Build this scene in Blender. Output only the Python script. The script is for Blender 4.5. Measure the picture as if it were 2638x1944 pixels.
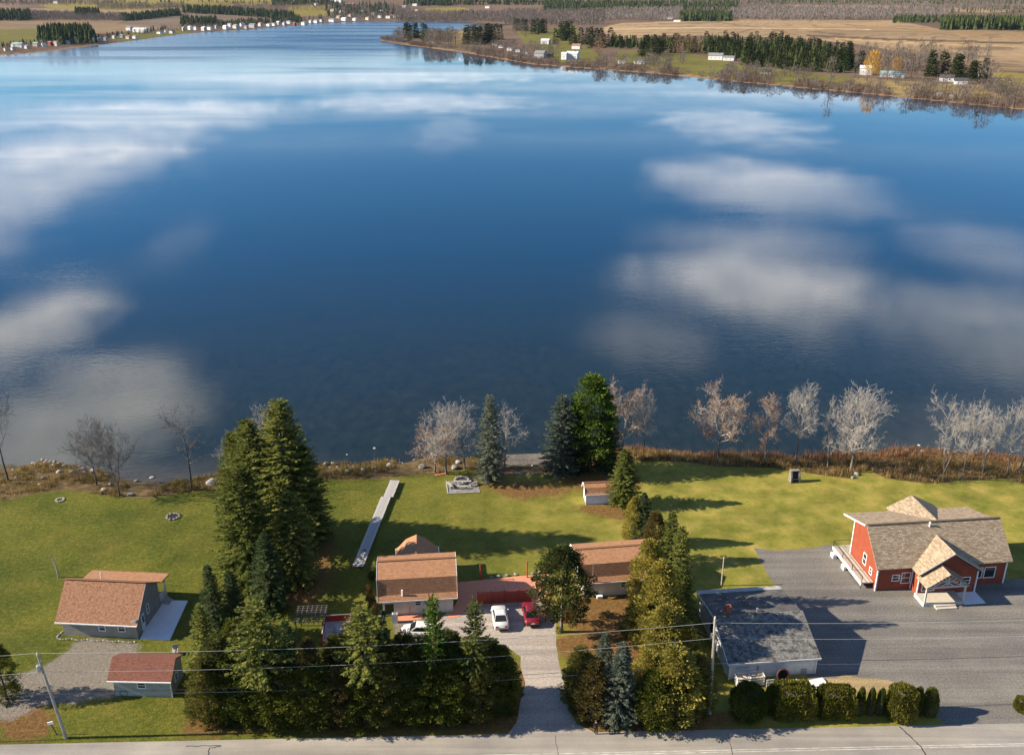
import bpy, bmesh, math, random
import numpy as np
from mathutils import Vector, Matrix
R = math.radians
for o in list(bpy.data.objects): bpy.data.objects.remove(o)
scene = bpy.context.scene
col = scene.collection

# ---------------------------------------------------------------- camera, sky, sun, exposure
F, H, TH = 2400.0, 68.0, math.atan(968 / 2400.0)          # focal length in photo pixels, flying height, pitch
cam = bpy.data.cameras.new('camera'); cam.sensor_width = 36; cam.lens = 36 * F / 2638; cam.clip_start = 1; cam.clip_end = 60000
camo = bpy.data.objects.new('camera', cam); col.objects.link(camo)
camo.location = (0, 0, H); camo.rotation_euler = (math.pi / 2 - TH, 0, 0); scene.camera = camo
CT, ST = math.cos(TH), math.sin(TH)
def ray(u, v):
    x = (u - 1319) / F; y = -(v - 972) / F
    return x, CT + y * ST, -ST + y * CT
def G(u, v, z=0.0):                                       # photo pixel -> point on the level z
    d = ray(u, v); t = -(H - z) / d[2]
    return d[0] * t, d[1] * t
def hgt(v, y):                                            # height of photo row v over a foot at distance y
    d = ray(1319, v); return H + d[2] * y / d[1]
def ppm(y, z=0.0):                                        # photo pixels per metre at distance y
    return F / (y * CT + (H - z) * ST)
def proj(x, y, z):                                        # world -> photo pixel (numpy)
    dz = z - H; dep = y * CT - dz * ST
    return 1319 + F * x / dep, 972 - F * (y * ST + dz * CT) / dep

SUN_EL, SUN_AZ = R(28), R(-92)                            # azimuth clockwise from +Y
sdir = Vector((math.sin(SUN_AZ) * math.cos(SUN_EL), math.cos(SUN_AZ) * math.cos(SUN_EL), math.sin(SUN_EL)))
sl = bpy.data.lights.new('sun', 'SUN'); sl.energy = 5.0; sl.angle = R(.6); sl.color = (1, .87, .68)
so = bpy.data.objects.new('sun', sl); col.objects.link(so); so.location = (-200, 60, 200); so.rotation_euler = sdir.to_track_quat('Z', 'Y').to_euler()
scene.view_settings.view_transform = 'Standard'; scene.view_settings.look = 'None'
scene.view_settings.exposure = 1.25; scene.view_settings.gamma = 1
scene.cycles.max_bounces = 5; scene.cycles.diffuse_bounces = 2; scene.cycles.glossy_bounces = 2; scene.cycles.transmission_bounces = 2

W = bpy.data.worlds.new('World'); scene.world = W; W.use_nodes = True
def nodes_of(tree):
    N, L = tree.nodes, tree.links
    def nd(t, **kw):
        n = N.new(t)
        for k, v in kw.items():
            if k == 'ins':
                for i, val in v.items():
                    if isinstance(val, bpy.types.NodeSocket): L.new(val, n.inputs[i])
                    else: n.inputs[i].default_value = val
            else: setattr(n, k, v)
        return n
    return N, L, nd
def build_world():
    W.node_tree.nodes.clear(); N, L, nd = nodes_of(W.node_tree)
    def mth(op, a, b=None, c=None, clamp=False):
        ins = {0: a}
        if b is not None: ins[1] = b
        if c is not None: ins[2] = c
        return nd('ShaderNodeMath', operation=op, use_clamp=clamp, ins=ins).outputs[0]
    sky = nd('ShaderNodeTexSky', sky_type='NISHITA', sun_disc=False, sun_elevation=SUN_EL, sun_rotation=SUN_AZ, altitude=100, air_density=1.0, dust_density=0.25, ozone_density=1.2)
    tc = nd('ShaderNodeTexCoord'); sep = nd('ShaderNodeSeparateXYZ', ins={0: tc.outputs['Generated']})
    zc = mth('MAXIMUM', sep.outputs[2], 0.02)
    px = mth('DIVIDE', sep.outputs[0], zc); py = mth('DIVIDE', sep.outputs[1], zc)     # position on a cloud layer one unit up
    pv = nd('ShaderNodeCombineXYZ', ins={0: px, 1: py}).outputs[0]
    # warp for ragged edges
    wn = nd('ShaderNodeTexNoise', ins={'Vector': pv, 'Scale': 2.4, 'Detail': 4.0, 'Roughness': .6})
    wv = nd('ShaderNodeVectorMath', operation='SUBTRACT', ins={0: wn.outputs['Color'], 1: (.5, .5, .5)})
    # cloud banks: (pixel box of the reflection in the lake, weight)
    clouds = [((1600, 640, 2330, 860), 1.0), ((1690, 400, 2270, 570), .68), ((1700, 270, 2120, 390), .42), ((1480, 800, 1840, 960), .34), ((1640, 575, 2250, 680), .45),
              ((-150, 720, 240, 1010), 1.0), ((-150, 900, 480, 1330), 1.0), ((-150, 340, 480, 460), .8), ((-100, 255, 800, 350), .75),
              ((700, 235, 1460, 300), .5), ((1050, 290, 1250, 400), .2), ((200, 170, 1500, 232), .55), ((2300, 700, 3100, 1100), .5), ((-300, 560, 70, 740), .35), ((-900, 300, 0, 1000), .6),
              ((-400, 1200, 900, 1900), .5), ((2200, 1000, 3600, 1700), .3), ((350, 560, 520, 720), .12), ((2380, 560, 2800, 760), .3), ((230, 760, 330, 880), .25)]
    acc = None
    for (u0, v0, u1, v1), w in clouds:
        um, vm = (u0 + u1) / 2, (v0 + v1) / 2
        a = G(u0, vm); b = G(u1, vm); t = G(um, v0); m = G(um, v1)
        cx, rx = (a[0] + b[0]) / 2 / H, abs(b[0] - a[0]) / 2 / H; cy, ry = (t[1] + m[1]) / 2 / H, abs(t[1] - m[1]) / 2 / H
        amp = min(rx, ry) * 1.7
        wx = nd('ShaderNodeVectorMath', operation='SCALE', ins={0: wv.outputs[0], 'Scale': amp})
        q = nd('ShaderNodeVectorMath', operation='ADD', ins={0: pv, 1: wx.outputs[0]})
        q = nd('ShaderNodeVectorMath', operation='SUBTRACT', ins={0: q.outputs[0], 1: (cx, cy, 0)})
        q = nd('ShaderNodeVectorMath', operation='DIVIDE', ins={0: q.outputs[0], 1: (rx, ry, 1)})
        q = nd('ShaderNodeVectorMath', operation='MULTIPLY', ins={0: q.outputs[0], 1: (1, 1, 0)})
        ln = nd('ShaderNodeVectorMath', operation='LENGTH', ins={0: q.outputs[0]})
        mr = nd('ShaderNodeMapRange', interpolation_type='SMOOTHSTEP', ins={0: ln.outputs['Value'], 1: .35, 2: 1.2, 3: w, 4: 0.0})
        acc = mr.outputs[0] if acc is None else mth('MAXIMUM', acc, mr.outputs[0])
    # streaky bank of thin cloud low over the horizon, scattered cloud elsewhere
    sv = nd('ShaderNodeVectorMath', operation='MULTIPLY', ins={0: pv, 1: (.05, .16, 1)})
    low = nd('ShaderNodeTexNoise', ins={'Vector': sv.outputs[0], 'Scale': 1.6, 'Detail': 3.0})
    lowc = nd('ShaderNodeMapRange', interpolation_type='SMOOTHSTEP', ins={0: low.outputs[0], 1: .42, 2: .62, 3: 0.0, 4: .5})
    lowz = nd('ShaderNodeMapRange', interpolation_type='SMOOTHSTEP', ins={0: sep.outputs[2], 1: .055, 2: .16, 3: 1.0, 4: 0.0})
    lowm = mth('MULTIPLY', lowc.outputs[0], lowz.outputs[0])
    acc = mth('MAXIMUM', acc, lowm)
    sc = nd('ShaderNodeTexNoise', ins={'Vector': pv, 'Scale': .55, 'Detail': 3.0, 'Roughness': .55})
    scat = nd('ShaderNodeMapRange', interpolation_type='SMOOTHSTEP', ins={0: sc.outputs[0], 1: .53, 2: .72, 3: 0.0, 4: .75})
    back = nd('ShaderNodeMapRange', interpolation_type='SMOOTHSTEP', ins={0: sep.outputs[2], 1: .5, 2: .7, 3: 0.0, 4: 1.0})
    back2 = nd('ShaderNodeMapRange', interpolation_type='SMOOTHSTEP', ins={0: sep.outputs[1], 1: .2, 2: -.1, 3: 0.0, 4: 1.0})
    bk = mth('MAXIMUM', back.outputs[0], back2.outputs[0])
    acc = mth('MAXIMUM', acc, mth('MULTIPLY', scat.outputs[0], bk))
    tex = nd('ShaderNodeTexNoise', ins={'Vector': pv, 'Scale': 3.2, 'Detail': 3.0, 'Roughness': .6})
    tm = nd('ShaderNodeMapRange', ins={0: tex.outputs[0], 1: .3, 2: .75, 3: .4, 4: 1.15})
    dens = mth('MULTIPLY', acc, tm.outputs[0], clamp=True)
    up = nd('ShaderNodeMapRange', ins={0: sep.outputs[2], 1: 0.0, 2: .03, 3: 0.0, 4: 1.0})
    dens = mth('MULTIPLY', dens, up.outputs[0], clamp=True)
    skys = nd('ShaderNodeMix', data_type='RGBA', blend_type='MULTIPLY', ins={0: 1.0, 6: sky.outputs[0], 7: (.40, .82, 1.28, 1)})
    mix = nd('ShaderNodeMix', data_type='RGBA', ins={0: dens, 6: skys.outputs[2], 7: (18.5, 17.9, 17.4, 1)})
    bg = nd('ShaderNodeBackground', ins={0: mix.outputs[2], 1: .052})
    out = nd('ShaderNodeOutputWorld'); L.new(bg.outputs[0], out.inputs[0])
build_world()
W.cycles.sampling_method = 'MANUAL'; W.cycles.sample_map_resolution = 256

# ---------------------------------------------------------------- helpers
def tag(o, label=None, cat=None, group=None, kind=None):
    if label: o['label'] = label
    if cat: o['category'] = cat
    if group: o['group'] = group
    if kind: o['kind'] = kind
    return o
def empty(name, loc=(0, 0, 0), rz=0, label=None, cat=None, group=None):
    o = bpy.data.objects.new(name, None); col.objects.link(o); o.location = loc; o.rotation_euler = (0, 0, rz); o.empty_display_size = .3
    return tag(o, label, cat, group)
def link(name, me, parent=None, loc=None):
    o = bpy.data.objects.new(name, me); col.objects.link(o)
    if parent: o.parent = parent
    if loc: o.location = loc
    return o
def mesh(name, v, f, mat=None, smooth=False, uv=None):
    me = bpy.data.meshes.new(name); me.from_pydata([tuple(p) for p in v], [], f)
    if mat:
        for m in (mat if isinstance(mat, (list, tuple)) else [mat]): me.materials.append(m)
    if uv is not None:
        l = me.uv_layers.new(name='UVMap'); l.data.foreach_set('uv', np.asarray(uv, dtype=np.float32).ravel())
    if smooth: me.polygons.foreach_set('use_smooth', [True] * len(me.polygons))
    me.update(); return me
class MB:
    def __init__(s): s.v = []; s.f = []; s.mi = []; s.k = 0
    def add(s, vs, fs, k=0):
        n = len(s.v); s.v += [tuple(p) for p in vs]; s.f += [tuple(i + n for i in f) for f in fs]; s.mi += [k] * len(fs); return s
    def box(s, x0, x1, y0, y1, z0, z1, k=0):
        return s.add([(x0, y0, z0), (x1, y0, z0), (x1, y1, z0), (x0, y1, z0), (x0, y0, z1), (x1, y0, z1), (x1, y1, z1), (x0, y1, z1)],
                     [(0, 3, 2, 1), (4, 5, 6, 7), (0, 1, 5, 4), (1, 2, 6, 5), (2, 3, 7, 6), (3, 0, 4, 7)], k)
    def bar(s, a, b, w, h=None, k=0):                      # rectangular bar from a to b
        a, b = Vector(a), Vector(b); d = (b - a).normalized(); h = h or w
        up = Vector((0, 0, 1)) if abs(d.z) < .95 else Vector((0, 1, 0))
        r = d.cross(up).normalized() * w / 2; q = r.normalized().cross(d).normalized() * h / 2
        vs = [p + i * r + j * q for p in (a, b) for i, j in ((-1, -1), (1, -1), (1, 1), (-1, 1))]
        return s.add(vs, [(3, 2, 1, 0), (4, 5, 6, 7), (0, 1, 5, 4), (1, 2, 6, 5), (2, 3, 7, 6), (3, 0, 4, 7)], k)
    def tube(s, pts, rad, n=8, k=0, cap=True):
        pts = [Vector(p) for p in pts]; rad = rad if isinstance(rad, (list, tuple)) else [rad] * len(pts); base = len(s.v); fs = []
        for i, p in enumerate(pts):
            d = (pts[min(i + 1, len(pts) - 1)] - pts[max(i - 1, 0)]).normalized()
            up = Vector((0, 0, 1)) if abs(d.z) < .9 else Vector((1, 0, 0))
            a = d.cross(up).normalized(); b = d.cross(a)
            for j in range(n):
                t = 2 * math.pi * j / n; s.v.append(tuple(p + (a * math.cos(t) + b * math.sin(t)) * rad[i]))
        for i in range(len(pts) - 1):
            for j in range(n): fs.append((base + i * n + j, base + i * n + (j + 1) % n, base + (i + 1) * n + (j + 1) % n, base + (i + 1) * n + j))
        if cap: fs.append(tuple(base + j for j in range(n))[::-1]); fs.append(tuple(base + (len(pts) - 1) * n + j for j in range(n)))
        s.f += fs; s.mi += [k] * len(fs); return s
    def lathe(s, prof, n=14, c=(0, 0, 0), k=0, sx=1, sy=1):
        base = len(s.v); fs = []
        for r, z in prof:
            for j in range(n): t = 2 * math.pi * j / n; s.v.append((c[0] + r * sx * math.cos(t), c[1] + r * sy * math.sin(t), c[2] + z))
        for i in range(len(prof) - 1):
            for j in range(n): fs.append((base + i * n + j, base + i * n + (j + 1) % n, base + (i + 1) * n + (j + 1) % n, base + (i + 1) * n + j))
        fs.append(tuple(base + j for j in range(n))[::-1]); fs.append(tuple(base + (len(prof) - 1) * n + j for j in range(n)))
        s.f += fs; s.mi += [k] * len(fs); return s
    def prism(s, poly, x0, x1, k=0):                       # profile (y, z) swept along x
        n = len(poly); vs = [(x0, y, z) for y, z in poly] + [(x1, y, z) for y, z in poly]
        fs = [tuple(range(n))[::-1], tuple(range(n, 2 * n))] + [(i, (i + 1) % n, n + (i + 1) % n, n + i) for i in range(n)]
        return s.add(vs, fs, k)
    def prismy(s, poly, y0, y1, k=0):                      # profile (x, z) swept along y
        n = len(poly); vs = [(x, y0, z) for x, z in poly] + [(x, y1, z) for x, z in poly]
        fs = [tuple(range(n)), tuple(range(n, 2 * n))[::-1]] + [(i, n + i, n + (i + 1) % n, (i + 1) % n) for i in range(n)]
        return s.add(vs, fs, k)
    def me(s, name, mat, smooth=False):
        m = mesh(name, s.v, s.f, mat, smooth)
        if any(s.mi): m.polygons.foreach_set('material_index', s.mi)
        return m
    def build(s, name, mat, parent=None, loc=None, smooth=False): return link(name, s.me(name, mat, smooth), parent, loc)

# ---------------------------------------------------------------- materials
def newmat(name):
    m = bpy.data.materials.new(name); m.use_nodes = True; m.node_tree.nodes.clear(); return (m,) + nodes_of(m.node_tree)
def ramp(nd, fac, cols):
    r = nd('ShaderNodeValToRGB', ins={0: fac}); e = r.color_ramp.elements
    while len(e) < len(cols): e.new(.5)
    for el, (p, c) in zip(e, cols): el.position = p; el.color = (*c, 1)
    return r.outputs[0]
def M(name, cols, scale=1.0, rough=.85, detail=5.0, bump=0.0, bscale=None, spec=.25, metal=0.0, coat=0.0):
    m, N, L, nd = newmat(name)
    if not isinstance(cols[0], (list, tuple)): cols = [(.3, tuple(c * .85 for c in cols)), (.7, tuple(min(1, c * 1.12) for c in cols))]
    elif not isinstance(cols[0][1], (list, tuple)): cols = [(.3 + .4 * i / (len(cols) - 1), c) for i, c in enumerate(cols)]
    tc = nd('ShaderNodeTexCoord'); no = nd('ShaderNodeTexNoise', ins={'Vector': tc.outputs['Object'], 'Scale': scale, 'Detail': detail, 'Roughness': .6})
    c = ramp(nd, no.outputs[0], cols)
    p = nd('ShaderNodeBsdfPrincipled', ins={'Base Color': c, 'Roughness': rough, 'Metallic': metal, 'Specular IOR Level': spec, 'Coat Weight': coat})
    if bump:
        n2 = nd('ShaderNodeTexNoise', ins={'Vector': tc.outputs['Object'], 'Scale': bscale or scale * 4, 'Detail': 4.0})
        b = nd('ShaderNodeBump', ins={'Strength': bump, 'Distance': .05, 'Height': n2.outputs[0]}); L.new(b.outputs[0], p.inputs['Normal'])
    o = nd('ShaderNodeOutputMaterial'); L.new(p.outputs[0], o.inputs[0]); return m
def leaf(name, cols, trans=.36, patch=.8):
    m, N, L, nd = newmat(name)
    g = nd('ShaderNodeNewGeometry'); oi = nd('ShaderNodeObjectInfo'); tc = nd('ShaderNodeTexCoord')
    no = nd('ShaderNodeTexNoise', ins={'Vector': tc.outputs['Object'], 'Scale': patch, 'Detail': 3.0})
    f = nd('ShaderNodeMath', operation='MULTIPLY_ADD', ins={0: g.outputs['Random Per Island'], 1: .5, 2: -.25})
    f = nd('ShaderNodeMath', operation='ADD', ins={0: f.outputs[0], 1: no.outputs[0]})
    f2 = nd('ShaderNodeMath', operation='MULTIPLY_ADD', ins={0: oi.outputs['Random'], 1: .22, 2: -.11})
    f = nd('ShaderNodeMath', operation='ADD', ins={0: f.outputs[0], 1: f2.outputs[0]})
    c = ramp(nd, f.outputs[0], [(.25 + .5 * i / (len(cols) - 1), k) for i, k in enumerate(cols)])
    d = nd('ShaderNodeBsdfDiffuse', ins={0: c}); t = nd('ShaderNodeBsdfTranslucent', ins={0: c})
    mx = nd('ShaderNodeMixShader', ins={0: trans, 1: d.outputs[0], 2: t.outputs[0]})
    o = nd('ShaderNodeOutputMaterial'); L.new(mx.outputs[0], o.inputs[0]); return m
def shingle(name, c1, c2, c3, dirt=None, w=.34, h=.17):
    m, N, L, nd = newmat(name)
    uv = nd('ShaderNodeUVMap'); tc = nd('ShaderNodeTexCoord')
    br = nd('ShaderNodeTexBrick', offset=.5, ins={'Vector': uv.outputs[0], 'Scale': 1.0, 'Color1': (*c1, 1), 'Color2': (*c2, 1), 'Mortar': (*[x * .45 for x in c1], 1), 'Mortar Size': .014, 'Mortar Smooth': .4, 'Bias': 0.0, 'Brick Width': w, 'Row Height': h})
    no = nd('ShaderNodeTexNoise', ins={'Vector': uv.outputs[0], 'Scale': 3.5, 'Detail': 5.0, 'Roughness': .75})
    f = nd('ShaderNodeMapRange', ins={0: no.outputs[0], 1: .42, 2: .62, 3: 0.0, 4: .75})
    mx = nd('ShaderNodeMix', data_type='RGBA', ins={0: f.outputs[0], 6: br.outputs[0], 7: (*c3, 1)})
    c = mx.outputs[2]
    if dirt:
        n2 = nd('ShaderNodeTexNoise', ins={'Vector': uv.outputs[0], 'Scale': 1.6, 'Detail': 6.0, 'Roughness': .85, 'Distortion': .3})
        f2 = nd('ShaderNodeMapRange', ins={0: n2.outputs[0], 1: .46, 2: .58, 3: 0.0, 4: .85})
        c = nd('ShaderNodeMix', data_type='RGBA', ins={0: f2.outputs[0], 6: c, 7: (*dirt, 1)}).outputs[2]
    p = nd('ShaderNodeBsdfPrincipled', ins={'Base Color': c, 'Roughness': .9, 'Specular IOR Level': .2})
    b = nd('ShaderNodeBump', ins={'Strength': .5, 'Distance': .02, 'Height': br.outputs[1]}); b.invert = True; L.new(b.outputs[0], p.inputs['Normal'])
    o = nd('ShaderNodeOutputMaterial'); L.new(p.outputs[0], o.inputs[0]); return m
def siding(name, c, pitch=.13, w=.5):
    m, N, L, nd = newmat(name)
    tc = nd('ShaderNodeTexCoord'); sep = nd('ShaderNodeSeparateXYZ', ins={0: tc.outputs['Object']})
    a = nd('ShaderNodeMath', operation='DIVIDE', ins={0: sep.outputs[2], 1: pitch}); fr = nd('ShaderNodeMath', operation='FRACT', ins={0: a.outputs[0]})
    no = nd('ShaderNodeTexNoise', ins={'Vector': tc.outputs['Object'], 'Scale': 1.3, 'Detail': 5.0})
    c0 = ramp(nd, no.outputs[0], [(.3, tuple(x * .86 for x in c)), (.7, tuple(min(1, x * 1.08) for x in c))])
    p = nd('ShaderNodeBsdfPrincipled', ins={'Base Color': c0, 'Roughness': .7, 'Specular IOR Level': .3})
    b = nd('ShaderNodeBump', ins={'Strength': w, 'Distance': .015, 'Height': fr.outputs[0]}); L.new(b.outputs[0], p.inputs['Normal'])
    o = nd('ShaderNodeOutputMaterial'); L.new(p.outputs[0], o.inputs[0]); return m
def glassmat(name, c=(.02, .025, .03)):
    m, N, L, nd = newmat(name)
    p = nd('ShaderNodeBsdfPrincipled', ins={'Base Color': (*c, 1), 'Roughness': .06, 'Specular IOR Level': .6}); o = nd('ShaderNodeOutputMaterial'); L.new(p.outputs[0], o.inputs[0]); return m

m_white = M('white_paint', (.66, .66, .64), 2, .6); m_trim = M('white_trim', (.78, .78, .76), 3, .5)
m_glass = glassmat('window_glass'); m_carglass = glassmat('car_glass', (.01, .011, .013))
m_concrete = M('pale_concrete', [(.56, .58, .62), (.66, .68, .72)], .8, .85, bump=.1, bscale=20)
m_deckbeige = M('beige_deck', [(.42, .37, .30), (.52, .46, .38)], 3, .8)
m_gray_siding = siding('taupe_siding', (.30, .275, .23)); m_gray2 = siding('grey_green_siding', (.34, .34, .29))
m_cream = siding('cream_siding', (.62, .60, .52)); m_whites = siding('white_siding', (.74, .75, .76)); m_red = siding('brick_red_siding', (.25, .055, .027), .16)
m_brown_sh = shingle('brown_shingles', (.20, .09, .05), (.31, .15, .082), (.39, .22, .135))
m_ginger_sh = shingle('ginger_shingles', (.30, .15, .08), (.46, .25, .13), (.36, .18, .10))
m_plum_sh = shingle('plum_shingles', (.15, .06, .042), (.25, .105, .072), (.20, .085, .06))
m_tan_sh = shingle('tan_shingles', (.25, .185, .12), (.48, .385, .275), (.20, .15, .10), w=.5, h=.2)
m_dark_sh = shingle('charcoal_shingles', (.035, .034, .033), (.17, .165, .155), (.08, .078, .074), dirt=(.23, .225, .205), w=.5, h=.22)
m_black_roof = M('dark_roll_roofing', [(.055, .053, .05), (.09, .087, .083), (.145, .14, .13)], .6, .9, detail=8)
m_brick = M('red_brick', [(.28, .07, .045), (.40, .14, .09)], 6, .9)
m_oldwood = M('weathered_wood', [(.26, .25, .24), (.42, .41, .39)], 2.2, .9); m_dockwood = M('grey_dock_boards', [(.16, .155, .15), (.34, .33, .31), (.46, .45, .43)], 1.1, .9)
m_redstain = M('red_stained_wood', [(.26, .035, .02), (.36, .06, .035)], 3, .75); m_redpave = M('red_pavers', [(.42, .15, .09), (.55, .24, .15), (.47, .185, .115)], 2.5, .9, bump=.2)
m_polewood = M('pole_wood', [(.30, .255, .21), (.44, .39, .33)], 2, .9); m_metal = M('galvanised_metal', (.55, .56, .57), 4, .4, metal=.8)
m_pergola = M('dark_pergola_wood', [(.10, .085, .07), (.17, .15, .13)], 2, .9); m_black = M('black_metal', (.018, .018, .02), 4, .5); m_dark = M('dark_wood', (.05, .04, .035), 3, .85); m_rubber = M('rubber', (.015, .015, .015), 4, .8)
m_stone = M('grey_stone', [(.09, .085, .08), (.19, .18, .165), (.29, .275, .25)], 1.7, .95, bump=.5, bscale=6); m_palestone = M('pale_stone', [(.24, .23, .21), (.44, .42, .39)], 1.5, .9, bump=.4)
m_wire = M('steel_wire', (.42, .42, .40), 3, .5); m_blackwire = M('black_cable', (.03, .03, .03), 3, .6)
m_rust = M('rusty_iron', (.13, .05, .032), 5, .9); m_orange = M('orange_stain', (.42, .10, .03), 3, .8)
# ---------------------------------------------------------------- ground, lake, far land
def vnoise(x, y, scale, seed=0, octs=4):
    x = np.asarray(x, float) / scale; y = np.asarray(y, float) / scale; tot = 0; amp = 1; s = 0
    for o in range(octs):
        xi = np.floor(x).astype(np.int64); yi = np.floor(y).astype(np.int64); fx = x - xi; fy = y - yi; fx = fx * fx * (3 - 2 * fx); fy = fy * fy * (3 - 2 * fy)
        def hsh(a, b):
            n = (a * 374761393 + b * 668265263 + (seed + o * 17) * 974634777) & 0xffffffff
            n = ((n ^ (n >> 13)) * 1274126177) & 0xffffffff; n = n ^ (n >> 16); return (n & 0xffff) / 65535.0
        v = (hsh(xi, yi) * (1 - fx) + hsh(xi + 1, yi) * fx) * (1 - fy) + (hsh(xi, yi + 1) * (1 - fx) + hsh(xi + 1, yi + 1) * fx) * fy
        tot = tot + v * amp; s += amp; amp *= .5; x = x * 2.03; y = y * 2.03
    return tot / s
def inpoly(x, y, poly):
    x = np.asarray(x, float); y = np.asarray(y, float); r = np.zeros(x.shape, bool); n = len(poly)
    for i in range(n):
        (x1, y1), (x2, y2) = poly[i], poly[(i + 1) % n]
        if y1 == y2: continue
        r ^= ((y1 > y) != (y2 > y)) & (x < (x2 - x1) * (y - y1) / (y2 - y1) + x1)
    return r
def polydist(x, y, poly, closed=True):
    best = np.full(np.shape(x), 1e18); n = len(poly)
    for i in range(n if closed else n - 1):
        (x1, y1), (x2, y2) = poly[i], poly[(i + 1) % n]; dx, dy = x2 - x1, y2 - y1; L2 = dx * dx + dy * dy + 1e-12
        t = np.clip(((x - x1) * dx + (y - y1) * dy) / L2, 0, 1); d = (x - x1 - t * dx) ** 2 + (y - y1 - t * dy) ** 2; best = np.minimum(best, d)
    return np.sqrt(best)
def sdf(x, y, poly): d = polydist(x, y, poly); return np.where(inpoly(x, y, poly), d, -d)

LAKE = -1.2
wl_px = [(-900, 1250), (-250, 1215), (0, 1203), (60, 1200), (110, 1184), (152, 1191), (262, 1216), (305, 1232), (338, 1242), (420, 1242), (496, 1238), (559, 1224), (640, 1210), (740, 1200), (833, 1196), (931, 1199), (1000, 1184), (1031, 1194), (1089, 1178), (1200, 1181), (1312, 1178), (1390, 1175), (1480, 1166), (1627, 1158), (1760, 1168), (1900, 1176), (2100, 1178), (2300, 1163), (2366, 1158), (2450, 1165), (2638, 1178), (2900, 1200), (3600, 1260)]
le_px = [(-900, 1330), (-250, 1300), (25, 1288), (89, 1270), (178, 1263), (302, 1280), (381, 1282), (496, 1265), (559, 1260), (700, 1245), (833, 1235), (905, 1235), (1000, 1230), (1056, 1223), (1120, 1221), (1160, 1216), (1194, 1208), (1230, 1214), (1285, 1223), (1390, 1222), (1480, 1218), (1584, 1193), (1627, 1187), (1760, 1188), (1847, 1201), (1967, 1203), (2056, 1213), (2115, 1224), (2195, 1232), (2216, 1214), (2248, 1211), (2275, 1230), (2339, 1239), (2405, 1245), (2453, 1239), (2589, 1232), (2638, 1247), (2900, 1260), (3600, 1330)]
wl = np.array([G(u, v, LAKE) for u, v in wl_px]); le = np.array([G(u, v) for u, v in le_px])
def lawn_y(x): return np.interp(x, le[:, 0], le[:, 1])
def water_y(x): return np.interp(x, wl[:, 0], wl[:, 1])
def near_z(x, y):
    a = lawn_y(x); b = np.maximum(water_y(x), a + 1.5); s = np.clip((y - a) / (b - a), 0, 1)
    z = LAKE * s ** 1.5 + np.where(y > b, -(y - b) * .05, 0)
    z = z + np.where((y > a) & (y < b), (vnoise(x, y, 1.8, 3) - .5) * .35 * np.minimum(1, (y - a) / 1.5), 0)
    return np.maximum(z, -6)
def P(pts, z=0): return [G(u, v, z) for u, v in pts]

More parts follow.
